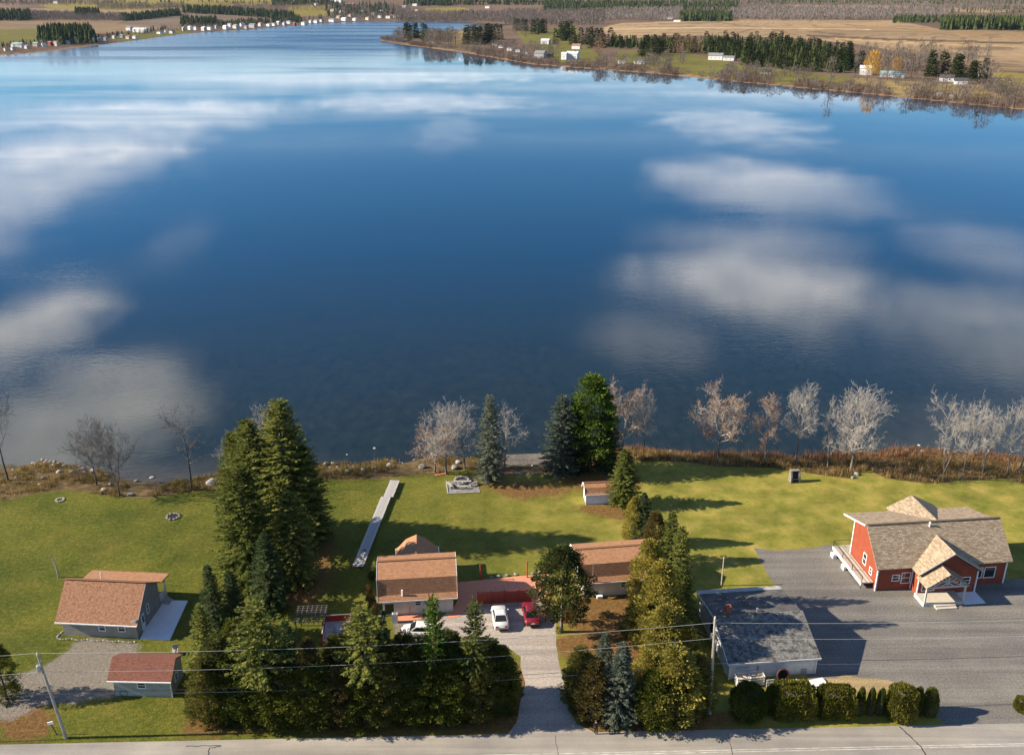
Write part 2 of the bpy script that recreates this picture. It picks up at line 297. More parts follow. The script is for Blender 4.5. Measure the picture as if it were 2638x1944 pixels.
def ground():
    xs = np.concatenate([-170 - np.geomspace(6, 4000, 14)[::-1], np.arange(-170, 170.1, .85), 170 + np.geomspace(6, 4000, 14)])
    ys = np.concatenate([20 - np.geomspace(10, 3000, 12)[::-1], np.arange(20, 60, 2.5), np.arange(60, 150, .75), np.arange(150, 200, 5)])
    X, Y = np.meshgrid(xs, ys); Z = near_z(X, Y); nx, ny = len(xs), len(ys)
    v = np.stack([X, Y, Z], -1).reshape(-1, 3)
    idx = np.arange(nx * ny).reshape(ny, nx); f = np.stack([idx[:-1, :-1], idx[:-1, 1:], idx[1:, 1:], idx[1:, :-1]], -1).reshape(-1, 4)
    me = bpy.data.meshes.new('ground'); me.from_pydata(v.tolist(), [], f.tolist()); me.polygons.foreach_set('use_smooth', [True] * len(f))
    x, y = v[:, 0], v[:, 1]; wob = (vnoise(x, y, 3, 5) - .5) * 2.4
    def soft(d, w): return np.clip(.5 + d / w, 0, 1)
    bank = soft(y - lawn_y(x) + wob * .35, 1.2)
    lit = np.zeros(len(x))
    for pts, w in [([(480, 1885), (520, 1780), (820, 1740), (1350, 1700), (1420, 1890)], 3), ([(1480, 1900), (1520, 1810), (1900, 1830), (1900, 1880)], 3), ([(1440, 1640), (1640, 1580), (1700, 1800), (1480, 1780), (1425, 1650)], 4),
                   ([(700, 1560), (760, 1400), (860, 1400), (850, 1500), (800, 1570)], 7), ([(1440, 1255), (1480, 1215), (1640, 1215), (1660, 1255), (1500, 1265)], 5), ([(1480, 1305), (1620, 1290), (1640, 1350), (1520, 1325)], 4),
                   ([(0, 1830), (130, 1780), (120, 1900), (0, 1910)], 4), ([(1460, 1540), (1640, 1520), (1640, 1640), (1450, 1620)], 5), ([(1230, 1250), (1320, 1235), (1560, 1260), (1330, 1290)], 6)]:
        p = P(pts); lit = np.maximum(lit, soft(sdf(x, y, p) + wob, w))
    gra = soft(sdf(x, y, P([(190, 1650), (370, 1650), (330, 1780), (300, 1800), (100, 1820), (30, 1850), (-60, 1850), (-60, 1760), (130, 1720)])) + wob, 2.2)
    gra = np.maximum(gra, soft(sdf(x, y, P([(1140, 1625), (1080, 1660), (1020, 1640), (1010, 1590), (1150, 1585)])) + wob * .5, 1.5))
    cx, cy = G(1700, 1260); dry = np.clip((x + 22) / 40, 0, 1)  # right lawn yellower; left kept darker, with soft cloud shade put in its colour
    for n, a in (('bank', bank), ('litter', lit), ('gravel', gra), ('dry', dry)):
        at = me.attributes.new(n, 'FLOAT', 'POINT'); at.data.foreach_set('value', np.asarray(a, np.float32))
    m, N, L, nd = newmat('lawn_and_bank')
    tc = nd('ShaderNodeTexCoord'); O = tc.outputs['Object']
    def noise(s, d=5.0, r=.6, vec=O): return nd('ShaderNodeTexNoise', ins={'Vector': vec, 'Scale': s, 'Detail': d, 'Roughness': r}).outputs[0]
    def mixc(f, a, b): return nd('ShaderNodeMix', data_type='RGBA', ins={0: f, 6: a, 7: b}).outputs[2]
    def rng(v, a, b, lo=0.0, hi=1.0): return nd('ShaderNodeMapRange', interpolation_type='SMOOTHSTEP', ins={0: v, 1: a, 2: b, 3: lo, 4: hi}).outputs[0]
    st = nd('ShaderNodeVectorMath', operation='MULTIPLY', ins={0: O, 1: (1, 1.0, 1)}).outputs[0]
    g1 = ramp(nd, noise(.16, 6.0, .62), [(.32, (.040, .058, .008)), (.5, (.085, .095, .014)), (.66, (.15, .125, .026))])
    g2 = ramp(nd, noise(1.9, 5.0, .75), [(.32, (.026, .042, .006)), (.5, (.085, .096, .013)), (.68, (.205, .165, .04))])
    gr = mixc(.55, g1, g2)
    g3 = ramp(nd, noise(6.0, 3.0, .8), [(.34, (.5, .55, .5)), (.5, (1, 1, 1)), (.66, (1.7, 1.6, 1.6))])
    gr = nd('ShaderNodeMix', data_type='RGBA', blend_type='MULTIPLY', ins={0: .8, 6: gr, 7: g3}).outputs[2]
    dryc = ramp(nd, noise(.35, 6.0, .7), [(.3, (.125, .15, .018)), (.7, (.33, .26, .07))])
    at = lambda n: nd('ShaderNodeAttribute', attribute_name=n).outputs['Fac']
    bl = noise(1.2, 6.0, .7)
    def edge(n, k=.9): # break the mask with noise
        a = nd('ShaderNodeMath', operation='MULTIPLY_ADD', ins={0: bl, 1: k, 2: -.5 * k}); b = nd('ShaderNodeMath', operation='ADD', ins={0: a.outputs[0], 1: at(n)}); return rng(b.outputs[0], .3, .75)
    gr = mixc(nd('ShaderNodeMath', operation='MULTIPLY', ins={0: at('dry'), 1: rng(noise(.22, 4.0), .25, .6, .35, 1.0)}).outputs[0], gr, dryc)  # low end leaves the darker grass that carries the cloud shade
    gr = nd('ShaderNodeMix', data_type='RGBA', blend_type='MULTIPLY', ins={0: .6, 6: gr, 7: ramp(nd, noise(.085, 5.0, .65), [(.36, (.5, .62, .5)), (.56, (1.12, 1.08, 1))])}).outputs[2]  # broad dark mottle also puts broken shade into the grass colour
    lt = ramp(nd, noise(2.3, 6.0, .75), [(.3, (.06, .03, .015)), (.52, (.15, .075, .03)), (.72, (.27, .15, .06))])
    gr = mixc(nd('ShaderNodeMath', operation='MULTIPLY', ins={0: edge('litter', 1.1), 1: .88}).outputs[0], gr, lt)
    gv = ramp(nd, noise(3.0, 6.0, .8), [(.3, (.10, .085, .07)), (.5, (.19, .165, .14)), (.7, (.30, .27, .23))])
    gr = mixc(nd('ShaderNodeMath', operation='MULTIPLY', ins={0: edge('gravel', .9), 1: .9}).outputs[0], gr, gv)
    bk = ramp(nd, noise(.9, 7.0, .75), [(.28, (.035, .028, .014)), (.45, (.09, .062, .028)), (.6, (.155, .105, .048)), (.75, (.21, .175, .13))])
    gr = mixc(edge('bank', .3), gr, bk)
    # wet mud under water
    sep = nd('ShaderNodeSeparateXYZ', ins={0: O}); gr = mixc(rng(sep.outputs[2], -1.05, -1.3), gr, (.06, .05, .04, 1))
    p = nd('ShaderNodeBsdfPrincipled', ins={'Base Color': gr, 'Roughness': .95, 'Specular IOR Level': .1})
    b = nd('ShaderNodeBump', ins={'Strength': .7, 'Distance': .12, 'Height': noise(5.0, 5.0, .75)}); L.new(b.outputs[0], p.inputs['Normal'])
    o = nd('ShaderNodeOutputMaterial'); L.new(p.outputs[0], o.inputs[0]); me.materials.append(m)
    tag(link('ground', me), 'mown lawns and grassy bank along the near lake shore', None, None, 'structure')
ground()

def lake():
    m, N, L, nd = newmat('lake_water')
    tc = nd('ShaderNodeTexCoord'); O = tc.outputs['Object']; sep = nd('ShaderNodeSeparateXYZ', ins={0: O})
    def noise(s, sc=(1, 1, 1), d=3.0, r=.5, rot=0):
        mp = nd('ShaderNodeMapping', ins={0: O, 'Scale': sc, 'Rotation': (0, 0, rot)}); return nd('ShaderNodeTexNoise', ins={'Vector': mp.outputs[0], 'Scale': s, 'Detail': d, 'Roughness': r}).outputs[0]
    def rng(v, a, b, lo=0.0, hi=1.0): return nd('ShaderNodeMapRange', interpolation_type='SMOOTHSTEP', ins={0: v, 1: a, 2: b, 3: lo, 4: hi}).outputs[0]
    def mth(op, a, b, c=0.0): return nd('ShaderNodeMath', operation=op, ins={0: a, 1: b, 2: c}).outputs[0]
    def mixc(f, a, b): return nd('ShaderNodeMix', data_type='RGBA', ins={0: f, 6: a, 7: b}).outputs[2]
    shal = rng(mth('ADD', sep.outputs[1], mth('MULTIPLY', noise(.03, d=4.0), 30.0)), 150.0, 330.0, 1.0, 0.0)      # lake bed shows through near the shore
    bed = ramp(nd, noise(.55, (1, .6, 1), 6.0, .75), [(.3, (.008, .014, .012)), (.55, (.014, .021, .018)), (.75, (.026, .031, .025))])
    shore = rng(mth('ADD', sep.outputs[1], mth('MULTIPLY', noise(.06, d=4.0), 14.0)), 131.0, 146.0, 1.0, 0.0)
    bed = mixc(mth('MULTIPLY', shore, .6), bed, (.075, .06, .04, 1))
    deep = mixc(rng(sep.outputs[1], 230.0, 800.0), (.0006, .020, .046, 1), (.001, .026, .062, 1))
    c = mixc(shal, deep, bed)
    calm = noise(.006, (1, 2.6, 1), 4.0, .55)
    rip = mth('MULTIPLY', rng(calm, .40, .66, .25, 1.0), mth('SUBTRACT', 1.0, mth('MULTIPLY', rng(sep.outputs[1], 260.0, 560.0), rng(sep.outputs[0], -320.0, 40.0, .55, .93))))
    h1 = noise(.9, (.55, 1.5, 1), 3.0, .5, .35); h2 = noise(.28, (.5, 1.6, 1), 2.0, .5, -.6); h3 = noise(2.6, (.7, 1.3, 1), 2.0, .5, .2)
    wv = nd('ShaderNodeTexWave', wave_type='BANDS', bands_direction='Y', ins={'Vector': nd('ShaderNodeMapping', ins={0: O, 'Rotation': (0, 0, -.45)}).outputs[0], 'Scale': .22, 'Distortion': 3.5, 'Detail': 2.0, 'Detail Scale': .8}).outputs[1]
    hh = mth('ADD', mth('ADD', mth('MULTIPLY', h1, .55), mth('MULTIPLY', h2, .35)), mth('ADD', mth('MULTIPLY', h3, .16), mth('MULTIPLY', wv, .05)))
    bmp = nd('ShaderNodeBump', ins={'Strength': mth('MULTIPLY', rip, .21), 'Distance': .12, 'Height': hh})
    # wind streaks far out scatter the reflection
    wind = rng(noise(.004, (.35, 1.6, 1), 4.0, .6, .08), .47, .66)
    ro = mth('ADD', mth('MULTIPLY', mth('MULTIPLY', wind, rng(sep.outputs[0], -300.0, 150.0, 1.0, .2)), .12), mth('MULTIPLY_ADD', mth('MULTIPLY', rng(sep.outputs[1], 800.0, 1700.0), rng(sep.outputs[0], -220.0, -60.0, 1.0, 0.0)), .2, .02))
    p = nd('ShaderNodeBsdfPrincipled', ins={'Base Color': c, 'Roughness': ro, 'IOR': 1.36, 'Specular IOR Level': .5}); L.new(bmp.outputs[0], p.inputs['Normal'])
    o = nd('ShaderNodeOutputMaterial'); L.new(p.outputs[0], o.inputs[0])
    xs = np.linspace(-7000, 7000, 29); ys = np.concatenate([np.linspace(96, 260, 5), np.linspace(400, 6000, 20)])
    v = [(x, y, LAKE) for y in ys for x in xs]; n = len(xs); f = [(j * n + i, j * n + i + 1, (j + 1) * n + i + 1, (j + 1) * n + i) for j in range(len(ys) - 1) for i in range(n - 1)]
    tag(link('lake', mesh('lake', v, f, m)), 'calm blue lake mirroring clouds and sky', None, None, 'structure')
lake()

fs_px = [(-2600, 330), (-900, 225), (-400, 178), (0, 143), (100, 136), (220, 121), (330, 107), (400, 98), (470, 88), (560, 81), (650, 76), (750, 67), (830, 60), (900, 58), (1000, 56), (1100, 57), (1200, 58), (1324, 63),
         (1260, 73), (1150, 80), (1050, 92), (975, 104), (1010, 112), (1100, 123), (1200, 137), (1300, 154), (1370, 166), (1500, 176), (1700, 191), (1850, 206), (2000, 221), (2200, 239), (2400, 259), (2638, 283), (3000, 325), (3600, 420), (4800, 640)]
fsw = [G(u, v, LAKE) for u, v in fs_px]
far_poly = fsw + [(6000, 300), (40000, 300), (40000, 40000), (-40000, 40000), (-40000, 300)]
def far_base(x, y, d):
    rise = np.clip(d, 0, 60) / 60 * 2.2
    pen = np.clip((y - 1500 - np.clip(x, -400, 2000) * -.15) / 2600, 0, 1)
    ramp_ = np.clip(d / 900, 0, 1) ** 1.15
    z = LAKE + .35 + rise + ramp_ * (pen ** 1.3 * 46 + np.clip((y - 3400) / 3600, 0, 1) * 75)
    hills = (vnoise(x, y, 900, 21, 3) - .35) * np.clip(d / 900, 0, 1) ** 1.5 * 20 + (vnoise(x, y, 2600, 8, 3) - .4) * np.clip((y - 2600) / 2500, 0, 1) * 70 * ramp_
    z = np.maximum(z + hills, LAKE + .35 + rise * 1.3) + (vnoise(x, y, 60, 5, 2) - .5) * .8 * np.clip(d / 60, 0, 1)
    az = x / np.maximum(y, 1)
    gap = np.clip((-.49 - az) / .05, 0, 1) * np.clip((y - 2600) / 1500, 0, 1)     # lower ground opening to the left
    return z * (1 - gap) + gap * np.minimum(z, 18 + (z - 18) * .1)
FT = {}
def far_z(x, y):                                           # height of the far land, read from its grid
    r = np.hypot(x, y); c = np.interp(np.degrees(np.arctan2(x, y)), FT['az'], np.arange(len(FT['az']))); k = np.interp(np.log(r), FT['lr'], np.arange(len(FT['lr'])))
    c0 = np.clip(c.astype(int), 0, FT['z'].shape[1] - 2); k0 = np.clip(k.astype(int), 0, FT['z'].shape[0] - 2); fc = c - c0; fk = k - k0; Zg = FT['z']
    return (Zg[k0, c0] * (1 - fc) + Zg[k0, c0 + 1] * fc) * (1 - fk) + (Zg[k0 + 1, c0] * (1 - fc) + Zg[k0 + 1, c0 + 1] * fc) * fk
def GF(u, v):                                              # photo pixel -> point on the far land
    d = ray(u, v)
    if d[2] >= -1e-4: return None
    t = np.geomspace(430, 22000, 500); t = t / d[1]; x, y, z = d[0] * t, d[1] * t, H + d[2] * t
    g = far_z(x, y); k = np.argmax((z <= g) & (g > LAKE))
    if k == 0: return None
    a = t[k - 1]; b = t[k]
    for _ in range(5):
        m = (a + b) / 2
        if H + d[2] * m <= far_z(np.array([d[0] * m]), np.array([d[1] * m]))[0]: b = m
        else: a = m
    m = (a + b) / 2; return d[0] * m, d[1] * m, H + d[2] * m
zones = [('tan', [(1540, 75), (1600, 60), (1900, 50), (2300, 52), (2420, 75), (2640, 82), (2900, 90), (2900, 200), (2640, 182), (2560, 180), (2200, 112), (1990, 95), (1700, 92), (1590, 105)]),
         ('olive', [(2560, 186), (2900, 200), (2900, 290), (2640, 245), (2560, 228)]),
         ('brown', [(-200, 55), (200, 52), (480, 58), (470, 74), (270, 86), (-200, 78)]), ('green', [(-300, 80), (90, 74), (110, 95), (250, 95), (250, 108), (-300, 122)]),
         ('umber', [(300, 62), (330, 48), (480, 32), (620, 34), (720, 48), (700, 66), (480, 66), (400, 70)]), ('tan', [(60, 24), (260, 20), (500, 8), (500, 24), (330, 40), (250, 40), (150, 30)]),
         ('olive', [(100, 12), (380, -10), (760, -10), (760, 10), (480, 18), (300, 26), (130, 24)]), ('olive', [(740, 18), (850, 10), (850, 42), (760, 44)]), ('olive', [(1090, 20), (1180, 18), (1230, 30), (1110, 38)]),
         ('green', [(250, 98), (330, 84), (410, 84), (480, 74), (500, 84), (330, 106)]),
         ('green', [(1380, 85), (1480, 60), (1500, 110), (1560, 150), (1440, 165), (1380, 130)]), ('green', [(1590, 130), (1690, 130), (1800, 142), (1900, 165), (2060, 185), (2240, 205), (2240, 235), (1900, 204), (1760, 190), (1580, 160)]),
         ('straw', [(1090, 85), (1200, 80), (1240, 120), (1100, 118)]), ('straw', [(2200, 200), (2540, 222), (2600, 250), (2400, 252), (2200, 232)]),
         ('tan', [(2030, 12), (2280, 14), (2600, 26), (2600, 33), (2300, 28), (2050, 18)]), ('green', [(1330, 82), (1390, 70), (1400, 108), (1350, 112)])]
def far_land():
    az = np.concatenate([np.linspace(-80, -33, 40)[:-1], np.linspace(-33, 33, 520), np.linspace(33, 80, 40)[1:]]); rr = np.geomspace(420, 24000, 330)
    A, RR = np.meshgrid(np.radians(az), rr); X = RR * np.sin(A); Y = RR * np.cos(A); shp = X.shape; x, y = X.ravel(), Y.ravel()
    d = sdf(x, y, far_poly); z = np.where(d > 0, far_base(x, y, d), LAKE - .3 + np.maximum(d, -60) * .06)
    FT.update(az=az, lr=np.log(rr), z=z.reshape(shp))
    v = np.stack([x, y, z], -1); idx = np.arange(len(x)).reshape(shp)
    f = np.stack([idx[:-1, :-1], idx[:-1, 1:], idx[1:, 1:], idx[1:, :-1]], -1).reshape(-1, 4)
    keep = (d.reshape(-1)[f] > -70).any(1); f = f[keep]
    me = bpy.data.meshes.new('far_land'); me.from_pydata(v.tolist(), [], f.tolist()); me.polygons.foreach_set('use_smooth', [True] * len(f))
    pal = dict(tan=(.27, .19, .11), olive=(.20, .16, .045), brown=(.20, .14, .085), green=(.125, .115, .032), umber=(.155, .115, .085), straw=(.21, .155, .07))
    c = np.empty((len(x), 4)); base = np.array((.125, .085, .06)); c[:, :3] = base; c[:, 3] = 1
    n1 = vnoise(x, y, 160, 4)[:, None]; c[:, :3] *= .75 + .5 * n1
    pu, pv_ = proj(x, y, z); wob = (vnoise(x, y, 90, 9, 3) - .5)
    for nm, poly in zones:
        k = inpoly(pu + wob * 8, pv_ + wob * 3, poly) & (d > 0); c[k, :3] = np.array(pal[nm]) * (.8 + .4 * n1[k])
    # tramlines and drainage contours across the tan fields
    kt = inpoly(pu, pv_, zones[0][1]) & (d > 0); w = vnoise(x, y, 420, 31, 2) * 10 + y * .006 + x * .002; ln = np.abs((w % 1.0) - .5) < .07; big = vnoise(x, y, 500, 12, 2)
    c[kt & ln, :3] *= .62; c[kt, :3] *= (.72 + .55 * big[kt])[:, None]
    for pl, wd, k in [([(2100, 72), (2260, 70), (2420, 82), (2638, 88)], 1.6, (.26, .16, .07)), ([(2080, 92), (2250, 100), (2638, 112)], 2.2, (.10, .07, .045)), ([(2150, 100), (2350, 112), (2638, 122)], 1.4, (.38, .27, .13)),
                      ([(1700, 62), (1850, 58), (1990, 76), (2070, 96)], 1.6, (.19, .13, .07)), ([(1560, 76), (1800, 72), (2100, 74), (2240, 76)], 1.1, (.44, .33, .19)), ([(2470, 88), (2500, 98), (2560, 100), (2640, 92)], 1.2, (.30, .19, .07))]:
        kk = (polydist(pu, pv_, pl, False) < wd) & (d > 0); c[kk, :3] = k
    sh = (d > 0) & (d < 4 + 8 * vnoise(x, y, 30, 2)) & (y < 1700); c[sh, :3] = (.26, .155, .08)
    mud = (d > 0) & (d < 2.2); c[mud, :3] = (.20, .15, .10)
    ca = me.color_attributes.new('land', 'FLOAT_COLOR', 'POINT'); ca.data.foreach_set('color', c.astype(np.float32).ravel())
    m, N, L, nd = newmat('far_fields'); tc = nd('ShaderNodeTexCoord'); a = nd('ShaderNodeAttribute', attribute_name='land')
    no = nd('ShaderNodeTexNoise', ins={'Vector': tc.outputs['Object'], 'Scale': .06, 'Detail': 8.0, 'Roughness': .75}); k = ramp(nd, no.outputs[0], [(.3, (.7, .68, .66)), (.7, (1.25, 1.25, 1.2))])
    mx = nd('ShaderNodeMix', data_type='RGBA', blend_type='MULTIPLY', ins={0: 1.0, 6: a.outputs['Color'], 7: k})
    p = nd('ShaderNodeBsdfPrincipled', ins={'Base Color': mx.outputs[2], 'Roughness': .95, 'Specular IOR Level': .05}); o = nd('ShaderNodeOutputMaterial'); L.new(p.outputs[0], o.inputs[0]); me.materials.append(m)
    tag(link('terrain', me), 'fields and low wooded hills across the lake', None, None, 'structure')
far_land()
def far_hills():
    us = np.linspace(-60000, 60000, 160); v = []; f = []
    for i, x in enumerate(us):
        h = 60 + 330 * float(vnoise(np.array([x]), np.array([0.]), 9000, 77, 4)[0]) ** 1.4
        v += [(x, 21000, -20), (x, 23500, h), (x, 29000, -20)]
    for i in range(len(us) - 1):
        for j in range(2): f.append((i * 3 + j, i * 3 + 3 + j, i * 3 + 4 + j, i * 3 + 1 + j))
    tag(link('hills', mesh('hills', v, f, M('far_forest_hills', [(.035, .045, .03), (.07, .065, .045)], .002, .95), True)), 'distant low hills on the horizon', None, None, 'structure')
far_hills()

# ---------------------------------------------------------------- road, lots, drives, patios
def sheet(name, pts, mat, z, label, jit=.0, seed=0, sub=1.2, thick=0, parent=None, kind='structure'):
    rnd = random.Random(seed); q = []
    n = len(pts)
    for i in range(n):
        a, b = Vector((*pts[i], 0)), Vector((*pts[(i + 1) % n], 0)); L = (b - a).length; k = max(1, int(L / sub)) if jit else 1
        for j in range(k):
            p = a.lerp(b, j / k); q.append((p.x + rnd.uniform(-jit, jit), p.y + rnd.uniform(-jit, jit)))
    bm = bmesh.new(); vs = [bm.verts.new((x, y, z)) for x, y in q]; fc = bm.faces.new(vs)
    if fc.normal.z < 0: fc.normal_flip()
    fc.normal_update()
    if thick:
        r = bmesh.ops.extrude_face_region(bm, geom=[fc]); bmesh.ops.translate(bm, verts=[e for e in r['geom'] if isinstance(e, bmesh.types.BMVert)], vec=(0, 0, -thick)); bmesh.ops.recalc_face_normals(bm, faces=bm.faces)
    else: bmesh.ops.triangulate(bm, faces=bm.faces)
    me = bpy.data.meshes.new(name); bm.to_mesh(me); bm.free(); me.materials.append(mat)
    return tag(link(name, me, parent), label, None, None, kind)
def gravelmat(name, cols, s=4.0, big=None, bump=.6, trk=0.0):
    m, N, L, nd = newmat(name); tc = nd('ShaderNodeTexCoord')
    n1 = nd('ShaderNodeTexNoise', ins={'Vector': tc.outputs['Object'], 'Scale': s, 'Detail': 6.0, 'Roughness': .85}); c = ramp(nd, n1.outputs[0], [(.3 + .4 * i / (len(cols) - 1), k) for i, k in enumerate(cols)])
    n2 = nd('ShaderNodeTexNoise', ins={'Vector': tc.outputs['Object'], 'Scale': .12, 'Detail': 6.0, 'Roughness': .65}); k = ramp(nd, n2.outputs[0], big or [(.3, (.78, .78, .8)), (.7, (1.18, 1.16, 1.1))])
    mx = nd('ShaderNodeMix', data_type='RGBA', blend_type='MULTIPLY', ins={0: 1.0, 6: c, 7: k})
    mp = nd('ShaderNodeMapping', ins={0: tc.outputs['Object'], 'Rotation': (0, 0, trk), 'Scale': (.03, .75, 1)}); n3 = nd('ShaderNodeTexNoise', ins={'Vector': mp.outputs[0], 'Scale': 1.0, 'Detail': 4.0, 'Roughness': .6, 'Distortion': .4})
    mx = nd('ShaderNodeMix', data_type='RGBA', blend_type='MULTIPLY', ins={0: 1.0, 6: mx.outputs[2], 7: ramp(nd, n3.outputs[0], [(.35, (.80, .80, .80)), (.65, (1.14, 1.13, 1.12))])})   # wheel tracks
    p = nd('ShaderNodeBsdfPrincipled', ins={'Base Color': mx.outputs[2], 'Roughness': .95, 'Specular IOR Level': .15})
    b = nd('ShaderNodeBump', ins={'Strength': bump, 'Distance': .03, 'Height': n1.outputs[0]}); L.new(b.outputs[0], p.inputs['Normal'])
    o = nd('ShaderNodeOutputMaterial'); L.new(p.outputs[0], o.inputs[0]); return m
m_asph = gravelmat('worn_asphalt', [(.22, .205, .18), (.28, .262, .235), (.34, .32, .285)], 9, bump=.15); m_lot = gravelmat('grey_gravel', [(.075, .07, .063), (.16, .151, .138), (.29, .275, .25)], 5, trk=-.9)
m_drive = gravelmat('pale_gravel', [(.18, .16, .14), (.33, .30, .27), (.50, .46, .42)], 4, [(.3, (.85, .8, .78)), (.7, (1.1, 1.08, 1.05))], trk=-1.45); m_straw = gravelmat('straw_grass', [(.12, .09, .04), (.30, .23, .12), (.46, .36, .22)], 5)
m_beach = gravelmat('beach_gravel', [(.055, .048, .042), (.13, .115, .10), (.25, .23, .20)], 3)
ra, rb = Vector((*G(0, 1917), 0)), Vector((*G(2638, 1862), 0)); rd = (rb - ra).normalized(); rn = Vector((rd.y, -rd.x, 0))
def road_pt(s, w): p = ra + rd * s + rn * w; return (p.x, p.y)
road = sheet('road', [road_pt(-700, 0), road_pt(800, 0), road_pt(800, 5.9), road_pt(-700, 5.9)], m_asph, .012, 'grey two-lane asphalt road along the bottom of the view')
m_line = M('worn_white_line', [(.25, .24, .21), (.62, .60, .54)], 1.2, .8, detail=8)
for i, w in enumerate((2.72, 2.98)):
    sheet('centre_line', [road_pt(-700, w), road_pt(800, w), road_pt(800, w + .09), road_pt(-700, w + .09)], m_line, .016, None, parent=road, kind=None)
m_tar = M('tar_seal', (.045, .043, .042), 3, .7)
def crack(pts, w, sd):
    mb = MB(); rnd = random.Random(sd); q = []
    for (a, b) in zip(pts[:-1], pts[1:]):
        for k in range(6): t = k / 6; q.append((a[0] + (b[0] - a[0]) * t + rnd.uniform(-.06, .06), a[1] + (b[1] - a[1]) * t + rnd.uniform(-.06, .06)))
    q.append(pts[-1]); vs = []; fs = []
    for i, p in enumerate(q):
        a = Vector(q[max(i - 1, 0)]); b = Vector(q[min(i + 1, len(q) - 1)]); d = (b - a).normalized(); n = Vector((-d.y, d.x)) * w * rnd.uniform(.6, 1.3) / 2
        vs += [(p[0] + n.x, p[1] + n.y, .0165), (p[0] - n.x, p[1] - n.y, .0165)]
        if i: fs.append((2 * i - 2, 2 * i - 1, 2 * i + 1, 2 * i))
    mb.add(vs, fs).build('tar_seam', m_tar, road)
crack(P([(2318, 1871), (2345, 1896), (2375, 1925), (2395, 1960), (2410, 2000)]), .13, 1); crack(P([(535, 1990), (536, 1945), (540, 1926), (570, 1921)]), .1, 2); crack(P([(480, 1921), (570, 1919)]), .1, 3); crack(P([(1875, 1886), (1890, 1960)]), .05, 4); crack(P([(1430, 1894), (1440, 1950)]), .05, 6)
lot_px = [(1946, 1412), (2010, 1418), (2140, 1404), (2200, 1412), (2262, 1500), (2640, 1490), (2760, 1500), (2760, 1870), (2440, 1872), (2425, 1856), (2400, 1820), (2240, 1760), (2080, 1750), (2070, 1700), (2040, 1560), (1990, 1500)]
sheet('gravel_lot', P(lot_px), m_lot, .006, 'grey gravel parking lot around the red house', .25, 1)
sheet('driveway', P([(1420, 1898), (1300, 1897), (1330, 1860), (1350, 1760), (1342, 1690), (1260, 1640), (1140, 1640), (1120, 1610), (1150, 1575), (1215, 1552), (1380, 1545), (1425, 1555), (1432, 1640), (1440, 1720), (1462, 1800), (1482, 1862), (1545, 1893)]), m_drive, .005, 'pale gravel driveway leading up to the parked cars', .18, 2)
sheet('dry_grass', P([(2095, 1752), (2180, 1738), (2290, 1752), (2330, 1775), (2240, 1782), (2130, 1776)]), m_straw, .010, 'straw coloured dry grass behind the hedge', .25, 3)
sheet('path', P([(1176, 1500), (1255, 1492), (1330, 1484), (1410, 1478), (1440, 1500), (1400, 1545), (1232, 1560), (1178, 1590), (1150, 1592), (1165, 1570), (1182, 1540)]), m_redpave, .03, 'red paver patio between the two cream cottages', 0, 4, thick=.03)
sheet('path', P([(1018, 1588), (1088, 1580), (1088, 1594), (1024, 1602)]), m_redpave, .03, 'red paver walk in front of the gambrel cottage', 0, 4, thick=.03)
sheet('beach', [(x, lawn_y(x) + .3) for x in np.linspace(G(1300, 1222)[0], G(1420, 1222)[0], 6)] + [(x, water_y(x) - .4) for x in np.linspace(G(1420, 1180)[0], G(1300, 1180)[0], 6)], m_beach, -.45, 'grey gravel beach between the two blue spruces', 0, 5)
# ---------------------------------------------------------------- trees
m_bark = M('grey_bark', [(.09, .08, .072), (.21, .19, .175)], 3, .95, bump=.5, bscale=12); m_barkd = M('dark_bark', [(.05, .042, .036), (.13, .11, .095)], 3, .95, bump=.5, bscale=12)
m_twig = M('pale_twigs', [(.24, .215, .19), (.42, .385, .345)], 1.5, .9); m_twigd = M('dark_twigs', [(.07, .06, .052), (.16, .14, .125)], 1.5, .9)
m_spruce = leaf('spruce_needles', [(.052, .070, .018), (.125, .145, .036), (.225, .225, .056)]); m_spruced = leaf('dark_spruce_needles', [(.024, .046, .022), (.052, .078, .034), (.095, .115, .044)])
m_blue = leaf('blue_spruce_needles', [(.055, .078, .060), (.12, .142, .108), (.21, .22, .16)]); m_pine = leaf('pine_needles', [(.030, .058, .010), (.085, .135, .020), (.19, .245, .045)])
m_cedar = leaf('cedar_sprays', [(.058, .066, .018), (.122, .124, .030), (.215, .180, .045)]); m_cedary = leaf('yellow_cedar_sprays', [(.085, .092, .02), (.225, .21, .044), (.46, .36, .08)])
m_brownc = leaf('brown_cedar_sprays', [(.065, .056, .020), (.13, .105, .036), (.22, .155, .055)]); m_hedge = leaf('hedge_leaves', [(.035, .055, .010), (.085, .105, .018), (.16, .16, .03)]); m_hedgey = leaf('golden_hedge_leaves', [(.055, .065, .012), (.13, .13, .022), (.26, .20, .038)])
m_dead = leaf('dry_orange_leaves', [(.20, .085, .030), (.32, .15, .065), (.40, .22, .12)]); m_gold = leaf('golden_leaves', [(.30, .17, .025), (.48, .28, .04), (.58, .36, .07)])
m_farspr = leaf('far_spruce', [(.016, .030, .014), (.036, .052, .020), (.07, .082, .026)], .1, .2); m_farbare = leaf('far_bare_twigs', [(.10, .078, .066), (.17, .14, .12), (.25, .215, .19)], .1, .15); m_fartan = leaf('far_rusty_trees', [(.16, .10, .06), (.26, .16, .10), (.33, .22, .15)], .1, .15)
